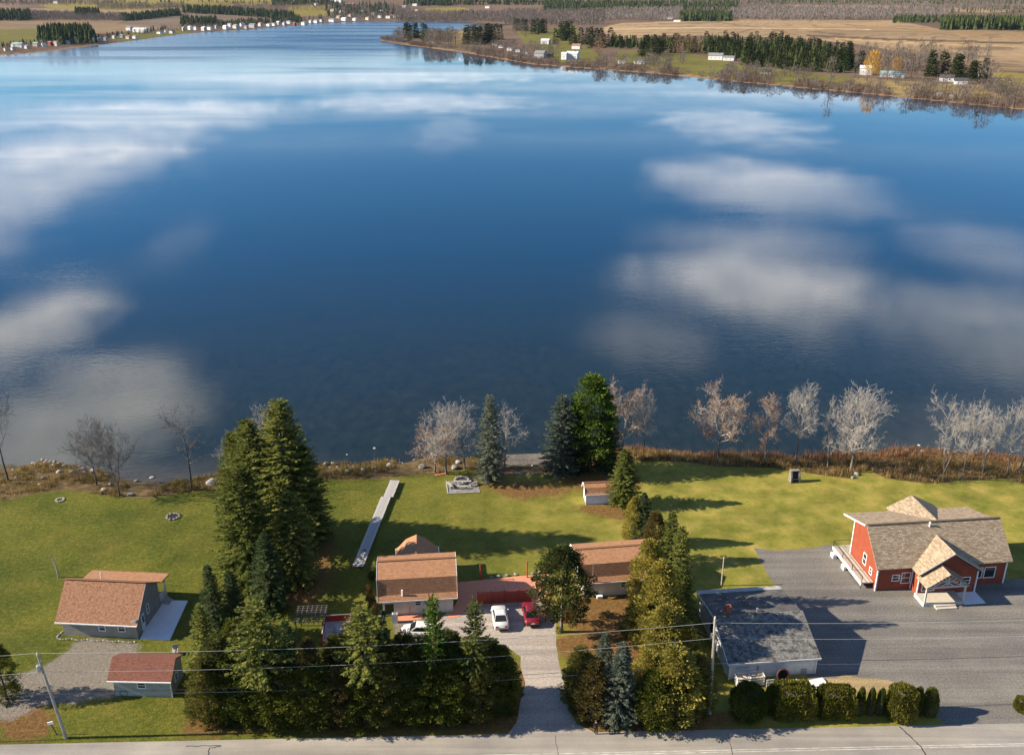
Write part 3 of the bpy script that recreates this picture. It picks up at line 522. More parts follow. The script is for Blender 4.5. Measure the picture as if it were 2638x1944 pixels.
class Leaves:
    def __init__(s): s.v = []; s.n = 0
    def quad(s, p, d, n, L, w):                            # leaf-shaped spray: base, two sides, tip
        d = d.normalized(); r = d.cross(n)
        if r.length < 1e-4: r = d.cross(Vector((1, 0, .3)))
        r = r.normalized() * w / 2; s.v += [tuple(p), tuple(p + d * L * .45 + r), tuple(p + d * L), tuple(p + d * L * .45 - r)]; s.n += 1
    def me(s, name, mat): return mesh(name, s.v, [(4 * i, 4 * i + 1, 4 * i + 2, 4 * i + 3) for i in range(s.n)], mat)
def rv(rnd): 
    while True:
        p = Vector((rnd.uniform(-1, 1), rnd.uniform(-1, 1), rnd.uniform(-1, 1)))
        if .05 < p.length < 1: return p.normalized()
def trunkmesh(rnd, h, r, mat, bare=None, top=1.0, n=7):
    mb = MB(); pts = []; rad = []; x = y = 0
    for i in range(9):
        t = i / 8; pts.append((x, y, h * top * t - .15)); rad.append(max(.02, r * (1 - t * .93) * (1.35 if i == 0 else 1))); x += rnd.uniform(-.04, .04); y += rnd.uniform(-.04, .04)
    mb.tube(pts, rad, n)
    if bare:                                              # dead snags on the bare lower trunk
        for k in range(26):
            z = rnd.uniform(.05, bare) * h; a = rnd.uniform(0, 6.3); L = rnd.uniform(.4, 1.3); d = Vector((math.cos(a), math.sin(a), rnd.uniform(-.4, .15)))
            mb.tube([(0, 0, z), d * L * .5 + Vector((0, 0, z)), d * L + Vector((0, 0, z - .1))], [.03, .02, .008], 4, cap=False)
    return mb.me('trunk', mat, True)
def conifer(seed, h, r, mat, bark, cb=.06, prof=lambda t: (1 - t) ** .66 * (.7 + .3 * min(1, t * 5)), droop=.35, step=.34, nb=9, lf=.42, bare=None, gap=.0):
    rnd = random.Random(seed); lv = Leaves(); z = h * cb
    bulge = [(rnd.uniform(0, 6.3), rnd.uniform(.75, 1.18)) for _ in range(5)]
    while z < h * .985:
        t = max(0.0, (z / h - cb) / (1 - cb)); L0 = r * prof(t); k = max(4, int(nb * (.55 + .45 * (1 - t))))
        for j in range(k):
            if rnd.random() < gap: continue
            az = 2 * math.pi * (j + rnd.random() * .9) / k + z * 2.1; L = L0 * rnd.uniform(.62, 1.14)
            for ba, bf in bulge: L *= 1 + (bf - 1) * .35 * max(0, math.cos(az - ba + z * .13))
            el = .55 * t ** 1.5 - droop * (1 - t) + rnd.uniform(-.12, .12); d = Vector((math.cos(az), math.sin(az), el)); n = max(2, int(L / (lf * .5)))
            side = Vector((-math.sin(az), math.cos(az), 0)); zz = z + rnd.uniform(-.5, .5) * step
            for q in range(n):
                s = (q + .7) / n
                if s < .22 and L > 1.2: continue
                p = Vector((0, 0, zz)) + d * (L * s); p.z += .18 * L * s * s + rnd.uniform(-.06, .06); sz = lf * rnd.uniform(.75, 1.3) * (1.1 - .35 * s)
                for sg in (-1, 1):
                    dd = (d * .75 + side * sg * rnd.uniform(.5, 1.0) + Vector((0, 0, rnd.uniform(-.45, .2)))); lv.quad(p, dd, Vector((rnd.uniform(-.5, .5), rnd.uniform(-.5, .5), 1)), sz * 1.35, sz * .62)
                if q == n - 1 or rnd.random() < .4: lv.quad(p, d + rv(rnd) * .35, rv(rnd), sz * 1.3, sz * .55)
        z += step * rnd.uniform(.8, 1.2) * (1 - .35 * t)
    for k in range(10): lv.quad(Vector((0, 0, h - .5 + .05 * k)), Vector((rnd.uniform(-.4, .4), rnd.uniform(-.4, .4), 1)), rv(rnd), .4, .16)
    return trunkmesh(rnd, h, .016 * h + .03, bark, bare, .98), lv.me('crown', mat), h, r
def clumpy(seed, h, r, mat, bark, cb=.0, prof=lambda t: math.sin(math.pi * min(1, t * .9 + .1)) ** .6, nclump=150, per=36, lf=.3, flat=.7, cs=.5, upw=.5, bare=None, bot=0):
    rnd = random.Random(seed); lv = Leaves(); mb = MB()
    for c in range(nclump):
        t = rnd.random() ** .85; z = h * (cb + (1 - cb) * t); R0 = r * prof(t); a = rnd.uniform(0, 6.283); rr = R0 * (rnd.random() ** .33) * rnd.uniform(.75, 1.05)
        c0 = Vector((math.cos(a) * rr, math.sin(a) * rr, z)); s0 = cs * rnd.uniform(.6, 1.35); out = Vector((math.cos(a), math.sin(a), upw))
        if rnd.random() < .35: mb.tube([(0, 0, max(.2, z - rr * .5)), c0], [.045, .015], 4, cap=False)
        for k in range(per):
            o = rv(rnd) * s0 * rnd.random() ** .4; o.z *= flat; dd = (o * (1.0 / max(.1, s0)) + out * .8 + rv(rnd) * .7); sz = lf * rnd.uniform(.7, 1.3); lv.quad(c0 + o, dd, rv(rnd), sz, sz * .5)
    tm = trunkmesh(rnd, h, .016 * h + .03, bark, bare, .93)
    return tm, lv.me('crown', mat), h, r
def bare_tree(seed, h, cw, bark, twig, start=.3, nb=15, leaders=1, fork=.3, lean=0.0, leaves=None, nleaf=900, dens=1.0, mid=.64):
    rnd = random.Random(seed); tr = MB(); br = MB(); tips = []
    def grow(p, d, L, r, lev):
        nseg = (0, 5, 4, 3, 2)[lev]; pts = [p]; rad = [r]; wob = (0, .2, .26, .32, .36)[lev]
        for i in range(nseg):
            d = (d + rv(rnd) * wob + Vector((0, 0, .07))).normalized(); p = p + d * L / nseg; r2 = max(.011, r * (1 - .7 * (i + 1) / nseg)); pts.append(p); rad.append(r2)
            if lev < 4 and i >= (1 if lev == 1 else 0):
                for _ in range(rnd.choice(((), (2, 2, 3), (1, 2, 2), (1, 1, 2))[lev])):
                    if rnd.random() > dens: continue
                    side = d.cross(rv(rnd)).normalized(); a = rnd.uniform(.55, 1.05); grow(p, (d * math.cos(a) + side * math.sin(a)).normalized(), L * rnd.uniform(.36, .58), max(.012, r2 * .6), lev + 1)
        br.tube(pts, rad, 5 if lev < 2 else 3, cap=False)
        if lev >= 3: tips.append(p)
    r0 = .0115 * h + .03
    def leader(p, d, L, r, z0):
        pts = [p]; rad = [r]; n = 9
        for i in range(n): d = (d + rv(rnd) * .10 + Vector((0, 0, .06))).normalized(); p = p + d * L / n; pts.append(p); rad.append(max(.02, r * (1 - .85 * (i + 1) / n)))
        tr.tube(pts, rad, 7, cap=False)
        for k in range(nb):
            s = (k + rnd.random()) / nb; zz = z0 + s * (1 - z0); i = min(n - 1, int(s * n)); f = s * n - i; q = pts[i].lerp(pts[min(n, i + 1)], f); t = q.z / h
            if t < start: continue
            L1 = cw * h * math.sqrt(max(.06, 1 - ((t - mid) / (1.12 - mid if t > mid else mid - start + .12)) ** 2)) * rnd.uniform(.7, 1.1); az = k * 2.4 + rnd.uniform(-.5, .5); el = .25 + .75 * max(0, (t - start) / (1 - start)) + rnd.uniform(-.15, .25)
            grow(q, Vector((math.cos(az) * math.cos(el), math.sin(az) * math.cos(el), math.sin(el))), L1, max(.045, rad[i] * .7), 1)
    base = Vector((0, 0, -.15)); d0 = Vector((lean, 0, 1)).normalized()
    if leaders == 1: leader(base, d0, h * .88, r0 * 1.25, 0)
    else:
        f = base + d0 * h * fork; tr.tube([base, base.lerp(f, .5) + rv(rnd) * .08, f], [r0 * 1.5, r0 * 1.15, r0], 8, cap=False); a0 = rnd.uniform(-.4, .4)
        for j in range(leaders): az = a0 + 2 * math.pi * j / leaders; leader(f, (d0 + Vector((math.cos(az), math.sin(az), 0)) * .34).normalized(), h * (1 - fork) * rnd.uniform(.8, .92), r0 * .8, fork)
    zmax = max(v[2] for v in br.v); s = h / zmax
    for m_ in (tr, br): m_.v = [(x * s, y * s, z * s) for x, y, z in m_.v]
    rr = sorted(math.hypot(v[0], v[1]) for v in br.v)[int(len(br.v) * .97)]
    lm = None
    if leaves:
        lv = Leaves()
        for k in range(nleaf): p = rnd.choice(tips) * s; lv.quad(p + rv(rnd) * .25, rv(rnd), rv(rnd), .18, .13)
        lm = lv.me('leaves', leaves)
    return tr.me('trunk', bark, True), br.me('branches', twig), h, rr, lm
def plant(proto, name, base, h, r, label, cat='tree', group=None, rz=None, tilt=(0, 0), seed=0):
    e = empty(name, base, 0, label, cat, group); e.rotation_euler = (tilt[0], tilt[1], rz if rz is not None else random.Random(seed + int(base[0] * 7 + base[1] * 13)).uniform(0, 6.28))
    e.scale = (r / proto[3], r / proto[3], h / proto[2])
    link('trunk', proto[0], e); link('crown' if proto[1].name.startswith('crown') else 'branches', proto[1], e)
    if len(proto) > 4 and proto[4]: link('dry_leaves', proto[4], e)
    return e
def dims(u, vb, vt, hw, z=0):
    x, y = G(u, vb, z); h = hgt(vt, y) - z; return (x, y, z), max(.6, h), hw / ppm(y, h * .4)
def zground(x, y): return float(near_z(np.array([x]), np.array([y]))[0])
def put(proto, name, u, vb, vt, hw, label, cat='tree', group=None, **k):
    b, h, r = dims(u, vb, vt, hw); z = zground(b[0], b[1])
    if z < -.05:
        for _ in range(3): b, h, r = dims(u, vb, vt, hw, z); z = zground(b[0], b[1])
    return plant(proto, name, (b[0], b[1], z), h, r, label, cat, group, **k)
broad = lambda t: (1 - t) ** .55 * (.75 + .25 * min(1, t * 6))
SP = [conifer(1, 13, 2.6, m_spruce, m_barkd, lf=.27, nb=11, step=.3), conifer(2, 13, 2.6, m_spruced, m_barkd, lf=.27, nb=11, step=.3), conifer(3, 13, 2.8, m_blue, m_barkd, droop=.25, lf=.26, nb=11, step=.3, prof=broad), conifer(4, 18, 3.9, m_spruce, m_barkd, prof=broad, step=.33, nb=15, lf=.31, droop=.3, gap=.12), conifer(5, 18, 3.9, m_spruce, m_barkd, prof=broad, step=.33, nb=15, lf=.31, droop=.42, gap=.12),
      conifer(6, 8, 1.6, m_spruced, m_barkd, step=.26, lf=.3), conifer(7, 11, 2.4, m_pine, m_bark, cb=.5, prof=broad, gap=.12, bare=.5, droop=.15, lf=.26, nb=12, step=.28), conifer(8, 11, 2.5, m_spruce, m_bark, cb=.45, prof=broad, gap=.18, bare=.45, lf=.25, nb=12, step=.28)]
PN = clumpy(11, 14, 3.0, m_pine, m_barkd, cb=.14, prof=lambda t: (math.sin(math.pi * (.18 + .8 * t)) ** .7) * (1.05 - .35 * t), nclump=170, per=80, lf=.30, flat=.42, cs=.75, upw=.35)
PN2 = clumpy(12, 9, 3.2, leaf('dark_pine_needles', [(.028, .038, .013), (.065, .078, .026), (.13, .135, .042)]), m_bark, cb=.2, prof=lambda t: (math.sin(math.pi * (.22 + .76 * t)) ** .75), nclump=260, per=64, lf=.22, flat=.7, cs=.46, upw=.5)
ov = lambda t: max(.05, math.sin(math.pi * (.16 + .82 * t)) ** .75 * (1.02 - .3 * t))
CD = [clumpy(21, 9, 2.0, m_cedar, m_barkd, prof=ov, nclump=260, per=62, lf=.19, cs=.40, upw=1.0), clumpy(22, 9, 2.0, m_cedary, m_barkd, prof=ov, nclump=260, per=62, lf=.19, cs=.40, upw=1.0), clumpy(23, 9, 2.0, m_brownc, m_barkd, prof=ov, nclump=260, per=62, lf=.19, cs=.40, upw=1.0),
      clumpy(24, 9, 2.2, m_hedge, m_barkd, prof=ov, nclump=260, per=62, lf=.19, cs=.40, upw=.8)]
BU = clumpy(26, 9, 2.2, leaf('dark_olive_needles', [(.030, .042, .013), (.075, .088, .025), (.145, .145, .042)]), m_barkd, prof=lambda t: max(.08, math.sin(math.pi * (.2 + .76 * t)) ** .6), nclump=280, per=60, lf=.21, cs=.42, upw=.6)
BT = [bare_tree(31, 10, .34, m_bark, m_twig, dens=.88), bare_tree(32, 10, .40, m_bark, m_twig, start=.24, leaders=3, fork=.26, nb=9, dens=.85), bare_tree(33, 10, .30, m_bark, m_twig, start=.36, leaders=2, fork=.34, nb=9, dens=.9), bare_tree(34, 10, .32, m_barkd, m_twigd, start=.3, nb=13, dens=.72), bare_tree(35, 10, .42, m_barkd, m_twigd, start=.2, leaders=2, fork=.2, nb=9, dens=.9),
      bare_tree(36, 10, .36, m_bark, m_twig, start=.24, nb=17, leaves=m_dead, nleaf=1500), bare_tree(37, 10, .27, m_bark, m_twig, start=.28, leaves=m_dead, nleaf=1300), bare_tree(38, 10, .33, m_bark, m_twig, start=.3, leaders=2, fork=.12, nb=9, dens=.85), bare_tree(39, 10, .2, m_bark, m_twig, start=.3, nb=12, dens=.9)]
g_sh = None
# bare trees along the near shore, left to right
for pr, u, vb, vt, hw, lab in [(3, 21, 1237, 1012, 52, 'tall dark bare tree at the left edge of the lake shore'), (4, 250, 1250, 1075, 62, 'spreading bare grey tree leaning left over the shore rocks'), (4, 309, 1277, 1070, 58, 'dark bare tree with forked trunk beside the lawn boulders'), (3, 494, 1263, 1033, 52, 'slender dark bare tree between the forked tree and the tall spruces'),
                               (0, 600, 1232, 1100, 45, 'grey bare tree half hidden behind the left of the tall spruces'), (1, 712, 1225, 1030, 48, 'grey bare tree topping out behind the tall spruces'),
                               (5, 1120, 1216, 1085, 58, 'low rusty leaved tree at the head of the stone steps'), (1, 1150, 1221, 1030, 62, 'leaning bare tree with rusty tint behind the stone steps'), (0, 1197, 1205, 1040, 52, 'bare tree with two thin trunks left of the lone blue spruce'), (0, 1300, 1205, 1026, 48, 'bare crown showing behind the lone blue spruce'),
                               (5, 1600, 1182, 970, 55, 'tall tree with rusty pink leaves right of the green pine'), (7, 1657, 1184, 1004, 45, 'bare grey tree right of the rusty pink tree by the pine'),
                               (5, 1850, 1186, 977, 72, 'round bare tree with rusty leaf tips, first right of the pine group gap'), (6, 1970, 1196, 1014, 40, 'small rusty leaved tree, second right of the pine group gap'), (2, 2049, 1198, 977, 52, 'pale bare tree with wide V fork behind the stone barbecue'), (8, 2131, 1209, 1018, 24, 'very slim pale bare tree left of the broad bare crown'),
                               (1, 2192, 1217, 990, 84, 'broad pale bare tree with the widest crown on the right shore'), (7, 2428, 1235, 1015, 68, 'twin trunked pale bare tree right of the broad bare crown'), (7, 2478, 1235, 1019, 56, 'twin trunked pale bare tree standing near the red house roof'), (2, 2531, 1218, 1046, 36, 'thin pale bare tree between twin trunked trees and right edge'),
                               (0, 2594, 1221, 1015, 44, 'pale bare tree second from the right edge of the shore'), (8, 2625, 1219, 1025, 36, 'slim pale bare tree at the right edge of the shore')]:
    put(BT[pr], 'bare_tree', u, vb, vt, hw * (1.15 if u < 1700 else 1.0), lab, 'tree', 'bare trees along the near shore')
# conifers by the shore and lawns
S = [('blue_spruce', SP[2], 1263, 1240, 1020, 46, 'lone blue spruce on the lawn beside the fire pit patio'), ('blue_spruce', SP[2], 1445, 1222, 1018, 58, 'pale blue spruce left of the bright green pine'), ('pine_tree', PN, 1519, 1213, 972, 64, 'bright green bushy pine at the head of the small shed'),
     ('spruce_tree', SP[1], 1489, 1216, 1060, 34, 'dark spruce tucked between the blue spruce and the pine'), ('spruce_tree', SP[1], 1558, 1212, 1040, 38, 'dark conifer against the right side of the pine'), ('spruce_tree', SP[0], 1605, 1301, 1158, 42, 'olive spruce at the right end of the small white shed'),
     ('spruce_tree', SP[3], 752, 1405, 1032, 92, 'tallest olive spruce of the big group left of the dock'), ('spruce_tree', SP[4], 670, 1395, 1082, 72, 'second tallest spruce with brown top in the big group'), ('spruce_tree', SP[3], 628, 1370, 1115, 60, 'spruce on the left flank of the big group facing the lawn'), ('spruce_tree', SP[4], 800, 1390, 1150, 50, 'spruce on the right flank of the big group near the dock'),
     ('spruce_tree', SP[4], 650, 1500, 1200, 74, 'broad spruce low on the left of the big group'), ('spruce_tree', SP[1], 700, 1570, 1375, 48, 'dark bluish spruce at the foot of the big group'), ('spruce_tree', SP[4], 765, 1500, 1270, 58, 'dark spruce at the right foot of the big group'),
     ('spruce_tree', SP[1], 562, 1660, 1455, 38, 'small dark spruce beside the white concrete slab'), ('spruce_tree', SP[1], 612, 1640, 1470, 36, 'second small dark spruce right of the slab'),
     ('spruce_tree', SP[0], 540, 1760, 1560, 44, 'olive spruce at the left end of the front row'), ('cedar_tree', CD[0], 545, 1858, 1700, 46, 'ochre tinted cedar at the left end of the front row by the lawn'),
     ('spruce_tree', SP[7], 690, 1850, 1553, 72, 'front row spruce with bare grey trunk left of the pergola'), ('spruce_tree', SP[5], 757, 1800, 1602, 30, 'slim dark spruce in front of the pergola'), ('cedar_tree', CD[2], 808, 1830, 1650, 36, 'brownish cedar below the pergola'), ('cedar_tree', CD[0], 872, 1790, 1640, 36, 'ochre cedar below the red deck'),
     ('spruce_tree', SP[7], 948, 1855, 1562, 60, 'front row spruce with grey trunk left of the gambrel cottage'), ('spruce_tree', SP[5], 1000, 1830, 1575, 24, 'slim dark spruce before the corner of the gambrel cottage'), ('pine_tree', SP[6], 1125, 1850, 1535, 38, 'front row pine with grey trunk in front of the cottage wall'), ('spruce_tree', SP[7], 1226, 1850, 1547, 38, 'front row spruce with grey trunk left of the white sedan'),
     ('pine_tree', PN2, 1446, 1627, 1416, 78, 'rounded dark pine with white trunk foot beside the red car'),
     ('cedar_tree', CD[1], 1632, 1400, 1282, 26, 'golden cedar at the lake end of the right hand tree line'), ('spruce_tree', SP[1], 1652, 1405, 1270, 32, 'dark green spruce at the lake end of the right hand tree line'), ('cedar_tree', CD[2], 1683, 1450, 1322, 30, 'rusty cedar behind the second cottage roof'), ('spruce_tree', SP[0], 1716, 1560, 1320, 42, 'dark topped spruce in the right hand tree line'),
     ('spruce_tree', SP[0], 1738, 1620, 1358, 46, 'tall yellow olive spruce in the middle of the right hand line'), ('cedar_tree', CD[1], 1664, 1585, 1395, 46, 'golden cedar hiding the right end of the second cottage'), ('spruce_tree', SP[0], 1748, 1640, 1458, 38, 'olive spruce beside the white garage wall'), ('cedar_tree', CD[1], 1692, 1680, 1450, 52, 'broad golden cedar in the middle of the right hand line'),
     ('cedar_tree', CD[0], 1648, 1660, 1540, 40, 'ochre cedar at the edge of the litter covered clearing'), ('cedar_tree', CD[1], 1756, 1735, 1600, 38, 'golden cedar left of the right utility pole'), ('cedar_tree', CD[1], 1706, 1730, 1565, 52, 'golden cedar above the front thicket right of the driveway'),
     ('cedar_tree', CD[0], 1494, 1815, 1672, 42, 'ochre cedar beside the driveway mouth'), ('cedar_tree', CD[2], 1525, 1850, 1700, 46, 'brown cedar at the driveway mouth near the person'), ('blue_spruce', SP[2], 1590, 1860, 1690, 60, 'silvery blue spruce in the front thicket'), ('blue_spruce', SP[2], 1553, 1760, 1630, 34, 'small blue spruce topping the front thicket'), ('blue_spruce', SP[2], 1600, 1780, 1655, 42, 'blue spruce behind the silvery one in the front thicket'),
     ('cedar_tree', CD[1], 1665, 1830, 1680, 48, 'golden cedar in the middle of the front thicket'), ('cedar_tree', CD[1], 1730, 1850, 1672, 64, 'broad golden cedar in the front thicket near the road'), ('cedar_tree', CD[0], 1785, 1835, 1690, 46, 'ochre cedar in the front thicket against the utility pole'), ('cedar_tree', CD[3], 1680, 1865, 1730, 50, 'dark green cedar low at the front of the thicket'),
     ('cedar_tree', CD[3], 18, 1800, 1655, 34, 'dark tree cut by the left edge above the road')]
row = [(596, 1852, 1700, 50, 3), (650, 1856, 1720, 50, 3), (712, 1860, 1735, 54, 3), (770, 1858, 1735, 54, 3), (826, 1860, 1718, 52, 3), (884, 1858, 1722, 50, 2), (940, 1860, 1728, 52, 3), (1000, 1856, 1700, 50, 0), (1056, 1850, 1725, 50, 3), (1112, 1850, 1712, 54, 3), (1172, 1848, 1690, 54, 3), (1236, 1842, 1672, 54, 0), (1294, 1832, 1668, 42, 3), (1080, 1800, 1668, 38, 0), (1170, 1800, 1650, 38, 0), (900, 1800, 1650, 40, 3), (620, 1790, 1600, 44, 3), (1300, 1800, 1680, 32, 3)]
ordn = ['first', 'second', 'third', 'fourth', 'fifth', 'sixth', 'seventh', 'eighth', 'ninth', 'tenth', 'eleventh', 'twelfth', 'thirteenth']
for i, (u, vb, vt, hw, k) in enumerate(row):
    lab = ('%s from the left of the low cedars along the road' % ordn[i]) if i < 13 else ['ochre cedar in front of the cottage walk', 'ochre cedar below the white sedan', 'dark cedar between red deck and cottage', 'dark cedar behind the left of the front row', 'dark cedar at the driveway side behind the front row'][i - 13]
    S.append(('cedar_tree', CD[k], u, vb, vt, hw, lab))
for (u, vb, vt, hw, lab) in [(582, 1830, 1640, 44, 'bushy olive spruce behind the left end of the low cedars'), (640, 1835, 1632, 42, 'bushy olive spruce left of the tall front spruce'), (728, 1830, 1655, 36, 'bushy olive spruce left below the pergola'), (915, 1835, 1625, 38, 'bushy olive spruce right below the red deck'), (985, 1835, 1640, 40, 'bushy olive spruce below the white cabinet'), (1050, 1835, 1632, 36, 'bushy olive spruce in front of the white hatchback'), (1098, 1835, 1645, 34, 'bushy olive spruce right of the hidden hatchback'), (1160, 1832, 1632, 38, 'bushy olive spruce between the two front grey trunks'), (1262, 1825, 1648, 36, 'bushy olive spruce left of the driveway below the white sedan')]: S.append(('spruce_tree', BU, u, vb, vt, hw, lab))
for nm, pr, u, vb, vt, hw, lab in S: put(pr, nm, u, vb, vt, hw * {'cedar_tree': 1.35, 'spruce_tree': 1.3, 'blue_spruce': 1.12, 'pine_tree': 1.15}[nm], lab, 'tree', {'blue_spruce': 'blue spruces', 'spruce_tree': 'spruces around the yards', 'cedar_tree': 'cedars around the yards', 'pine_tree': 'pines around the yards'}[nm])

# clipped hedge shrubs beside the road
def shrub(seed, mat, shape, n=9500, lf=.10, sq=0.0):
    rnd = random.Random(seed); lv = Leaves(); ph = [rnd.uniform(0, 6) for _ in range(6)]
    def pt(a, t, k=1.0):
        rr = shape(t) * (1 + .07 * math.sin(3 * a + ph[0]) * math.sin(5 * t + ph[1]) + .05 * math.sin(7 * a + ph[2] + 6 * t) + .05 * math.sin(11 * a + ph[3]) * math.sin(9 * t + ph[4])) * k / max(abs(math.cos(a)), abs(math.sin(a))) ** sq; return Vector((rr * math.cos(a), rr * math.sin(a), t))
    for i in range(n):
        a = rnd.uniform(0, 6.283); t = rnd.random() ** .8; c = pt(a, t, rnd.uniform(.80, 1.03))
        if t > .93: c = Vector((c.x * rnd.random() ** .5, c.y * rnd.random() ** .5, c.z))
        o = Vector((math.cos(a), math.sin(a), 1.2 * t)) + rv(rnd) * .9; s = lf * rnd.uniform(.6, 1.35); lv.quad(c, o, rv(rnd), s, s * .55)
    mb = MB(); mb.lathe([(shape(t) * .78, t) for t in (0.02, .15, .35, .55, .75, .88, .95)], 12)
    return mb.me('trunk', m_barkd, True), lv.me('crown', mat), 1.0, 1.0
ball = lambda t: (1 - abs(2 * t - .9) ** 2.6) ** .5 if abs(2 * t - .9) < 1 else .08
slim = lambda t: max(.1, (1 - t) ** .35 * min(1, .75 + t))
boxy = lambda t: max(.3, (1 - abs(2 * t - 1) ** 7) ** .5) * (1.02 - .12 * t)
HB = [shrub(41, m_hedge, ball), shrub(42, m_hedgey, boxy, 14000, sq=.75), shrub(43, m_hedge, slim, 4200), shrub(44, m_hedgey, boxy, sq=.25)]
for k, u, vb, vt, hw, lab in [(0, 1925, 1843, 1762, 45, 'dark green rounded hedge shrub nearest the utility pole'), (2, 1974, 1836, 1766, 15, 'slim green shrub squeezed between the first two wide hedges'), (1, 2038, 1846, 1764, 57, 'widest box shaped golden green hedge beside the road'), (2, 2103, 1838, 1772, 13, 'slim green shrub between the two box shaped hedges'), (1, 2149, 1848, 1770, 49, 'second box shaped golden hedge, left of the three columns'),
                              (2, 2212, 1838, 1769, 15, 'first slim green column shrub left of the golden ball'), (2, 2238, 1838, 1770, 14, 'middle slim green column shrub left of the golden ball'), (2, 2264, 1838, 1771, 14, 'third slim green column shrub left of the golden ball'), (2, 2292, 1838, 1774, 14, 'slim green shrub touching the golden ball on its left'), (3, 2318, 1847, 1768, 36, 'golden ball shaped hedge shrub'), (2, 2358, 1840, 1768, 17, 'slim green shrub touching the golden ball on its right'), (2, 2391, 1836, 1770, 25, 'green cone shrub at the right end of the hedge by the lot entrance')]:
    e_ = put(HB[k], 'hedge_shrub', u, vb - (9 if k == 1 else 0), vt + 4, hw * (.95 if k == 1 else 1), lab, 'shrub', 'clipped hedge along the road', rz=.03 + (0 if k in (1, 3) else u)); e_.scale.y *= .72 if k == 1 else .95
for k, u, vb, vt, hw, lab in [(0, 958, 1492, 1473, 9, 'small round green bush at the cottage left corner'), (3, 2632, 1828, 1800, 20, 'yellowing bush at the right edge by the road')]: put(HB[k], 'bush', u, vb, vt, hw, lab, 'bush')
BB = shrub(45, m_brownc, ball, 1600, .2)
for i, (u, vb, vt, hw) in enumerate([(950, 1530, 1508, 10), (955, 1558, 1534, 12), (968, 1578, 1554, 12)]): put(BB, 'bush', u, vb, vt, hw, ['brown bush beside the upper left cottage wall', 'brown bush beside the middle of the left cottage wall', 'brown bush beside the lower left cottage corner'][i], 'bush')

# rough grass, brush and stones of the bank
def bank_growth():
    rnd = random.Random(5); V = {0: [], 1: [], 2: []}
    def blade(k, x, y, z, h, w):
        a = rnd.uniform(0, 6.28); l = rnd.uniform(-.5, .5) * h; b = rnd.uniform(0, 6.28); V[k] += [(x - w * math.cos(a), y - w * math.sin(a), z - .03), (x + w * math.cos(a), y + w * math.sin(a), z - .03), (x + l * math.cos(b), y + l * math.sin(b), z + h)]
    xs = np.array([rnd.uniform(-95, 95) for _ in range(9000)]); a = lawn_y(xs); b = water_y(xs); t = np.array([rnd.random() for _ in xs]); ys = a + (b - a) * (t * 1.06) + .1; zs = near_z(xs, ys); cl = vnoise(xs, ys, 4, 15)
    gx0, gx1 = G(1290, 1222)[0], G(1430, 1222)[0]; s0, s1 = G(990, 1222)[0], G(1130, 1222)[0]
    for x, y, z, c, tt, wide in zip(xs, ys, zs, cl, t, b - a):
        if wide < .6 or (gx0 < x < gx1) or (s0 < x < s1 and tt < .5): continue
        right = x > 8; hh = (.75 if right else .45) * rnd.uniform(.5, 1.4) * (1.35 if c > .5 else .7)
        if not right and c < .43: continue
        if right and tt > .62: k = 1; hh *= 1.15
        else: k = 0 if (rnd.random() < (.75 if right else .35)) else 2
        for _ in range(9): blade(k, x + rnd.gauss(0, .22), y + rnd.gauss(0, .22), z, hh * rnd.uniform(.6, 1.2), .035)
    for k, (mat, nm, lab) in enumerate([(leaf('straw_blades', [(.15, .085, .032), (.28, .175, .07), (.42, .30, .145)]), 'shore_grass', 'tall orange straw grass on the lake bank'), (leaf('rust_brush', [(.14, .07, .036), (.25, .135, .066), (.35, .215, .115)]), 'shore_brush', 'low rusty brush along the waterline'), (leaf('green_rough', [(.07, .065, .018), (.15, .12, .035), (.23, .18, .06)]), 'rough_grass', 'olive rough grass on the lake bank')]):
        v = V[k]; tag(link(nm, mesh(nm, v, [(3 * i, 3 * i + 1, 3 * i + 2) for i in range(len(v) // 3)], mat)), lab, None, None, 'stuff')
bank_growth()
def rockmesh(seed, flat=.6):
    rnd = random.Random(seed); bm = bmesh.new(); bmesh.ops.create_icosphere(bm, subdivisions=2, radius=1); ph = [rv(rnd) for _ in range(5)]; k = [rnd.uniform(.55, .9) for _ in ph]
    for v in bm.verts:
        for p, q in zip(ph, k):
            d = v.co.dot(p)
            if d > q: v.co -= p * (d - q)
        v.co.z *= flat; v.co += rv(rnd) * .04
    me = bpy.data.meshes.new('boulder'); bm.to_mesh(me); bm.free(); return me
RK = []
for s in range(6):
    me = rockmesh(50 + s, .5 + .1 * (s % 3)); me.materials.append(m_palestone if s % 2 else m_stone); RK.append(me)
def rock(u, v, w, lab, k, group='boulders along the near shore', z=None):
    x, y = G(u, v); 
    for _ in range(3): zz = zground(x, y); x, y = G(u, v, zz)
    zz = max(zz, LAKE - .1); o = link('boulder', RK[k % 6], None, (x, y, zz + w / ppm(y) * .12)); s = w / ppm(y) / 2; o.scale = (s, s, s); o.rotation_euler = (0, 0, k * 1.3); return tag(o, lab, 'boulder', group)
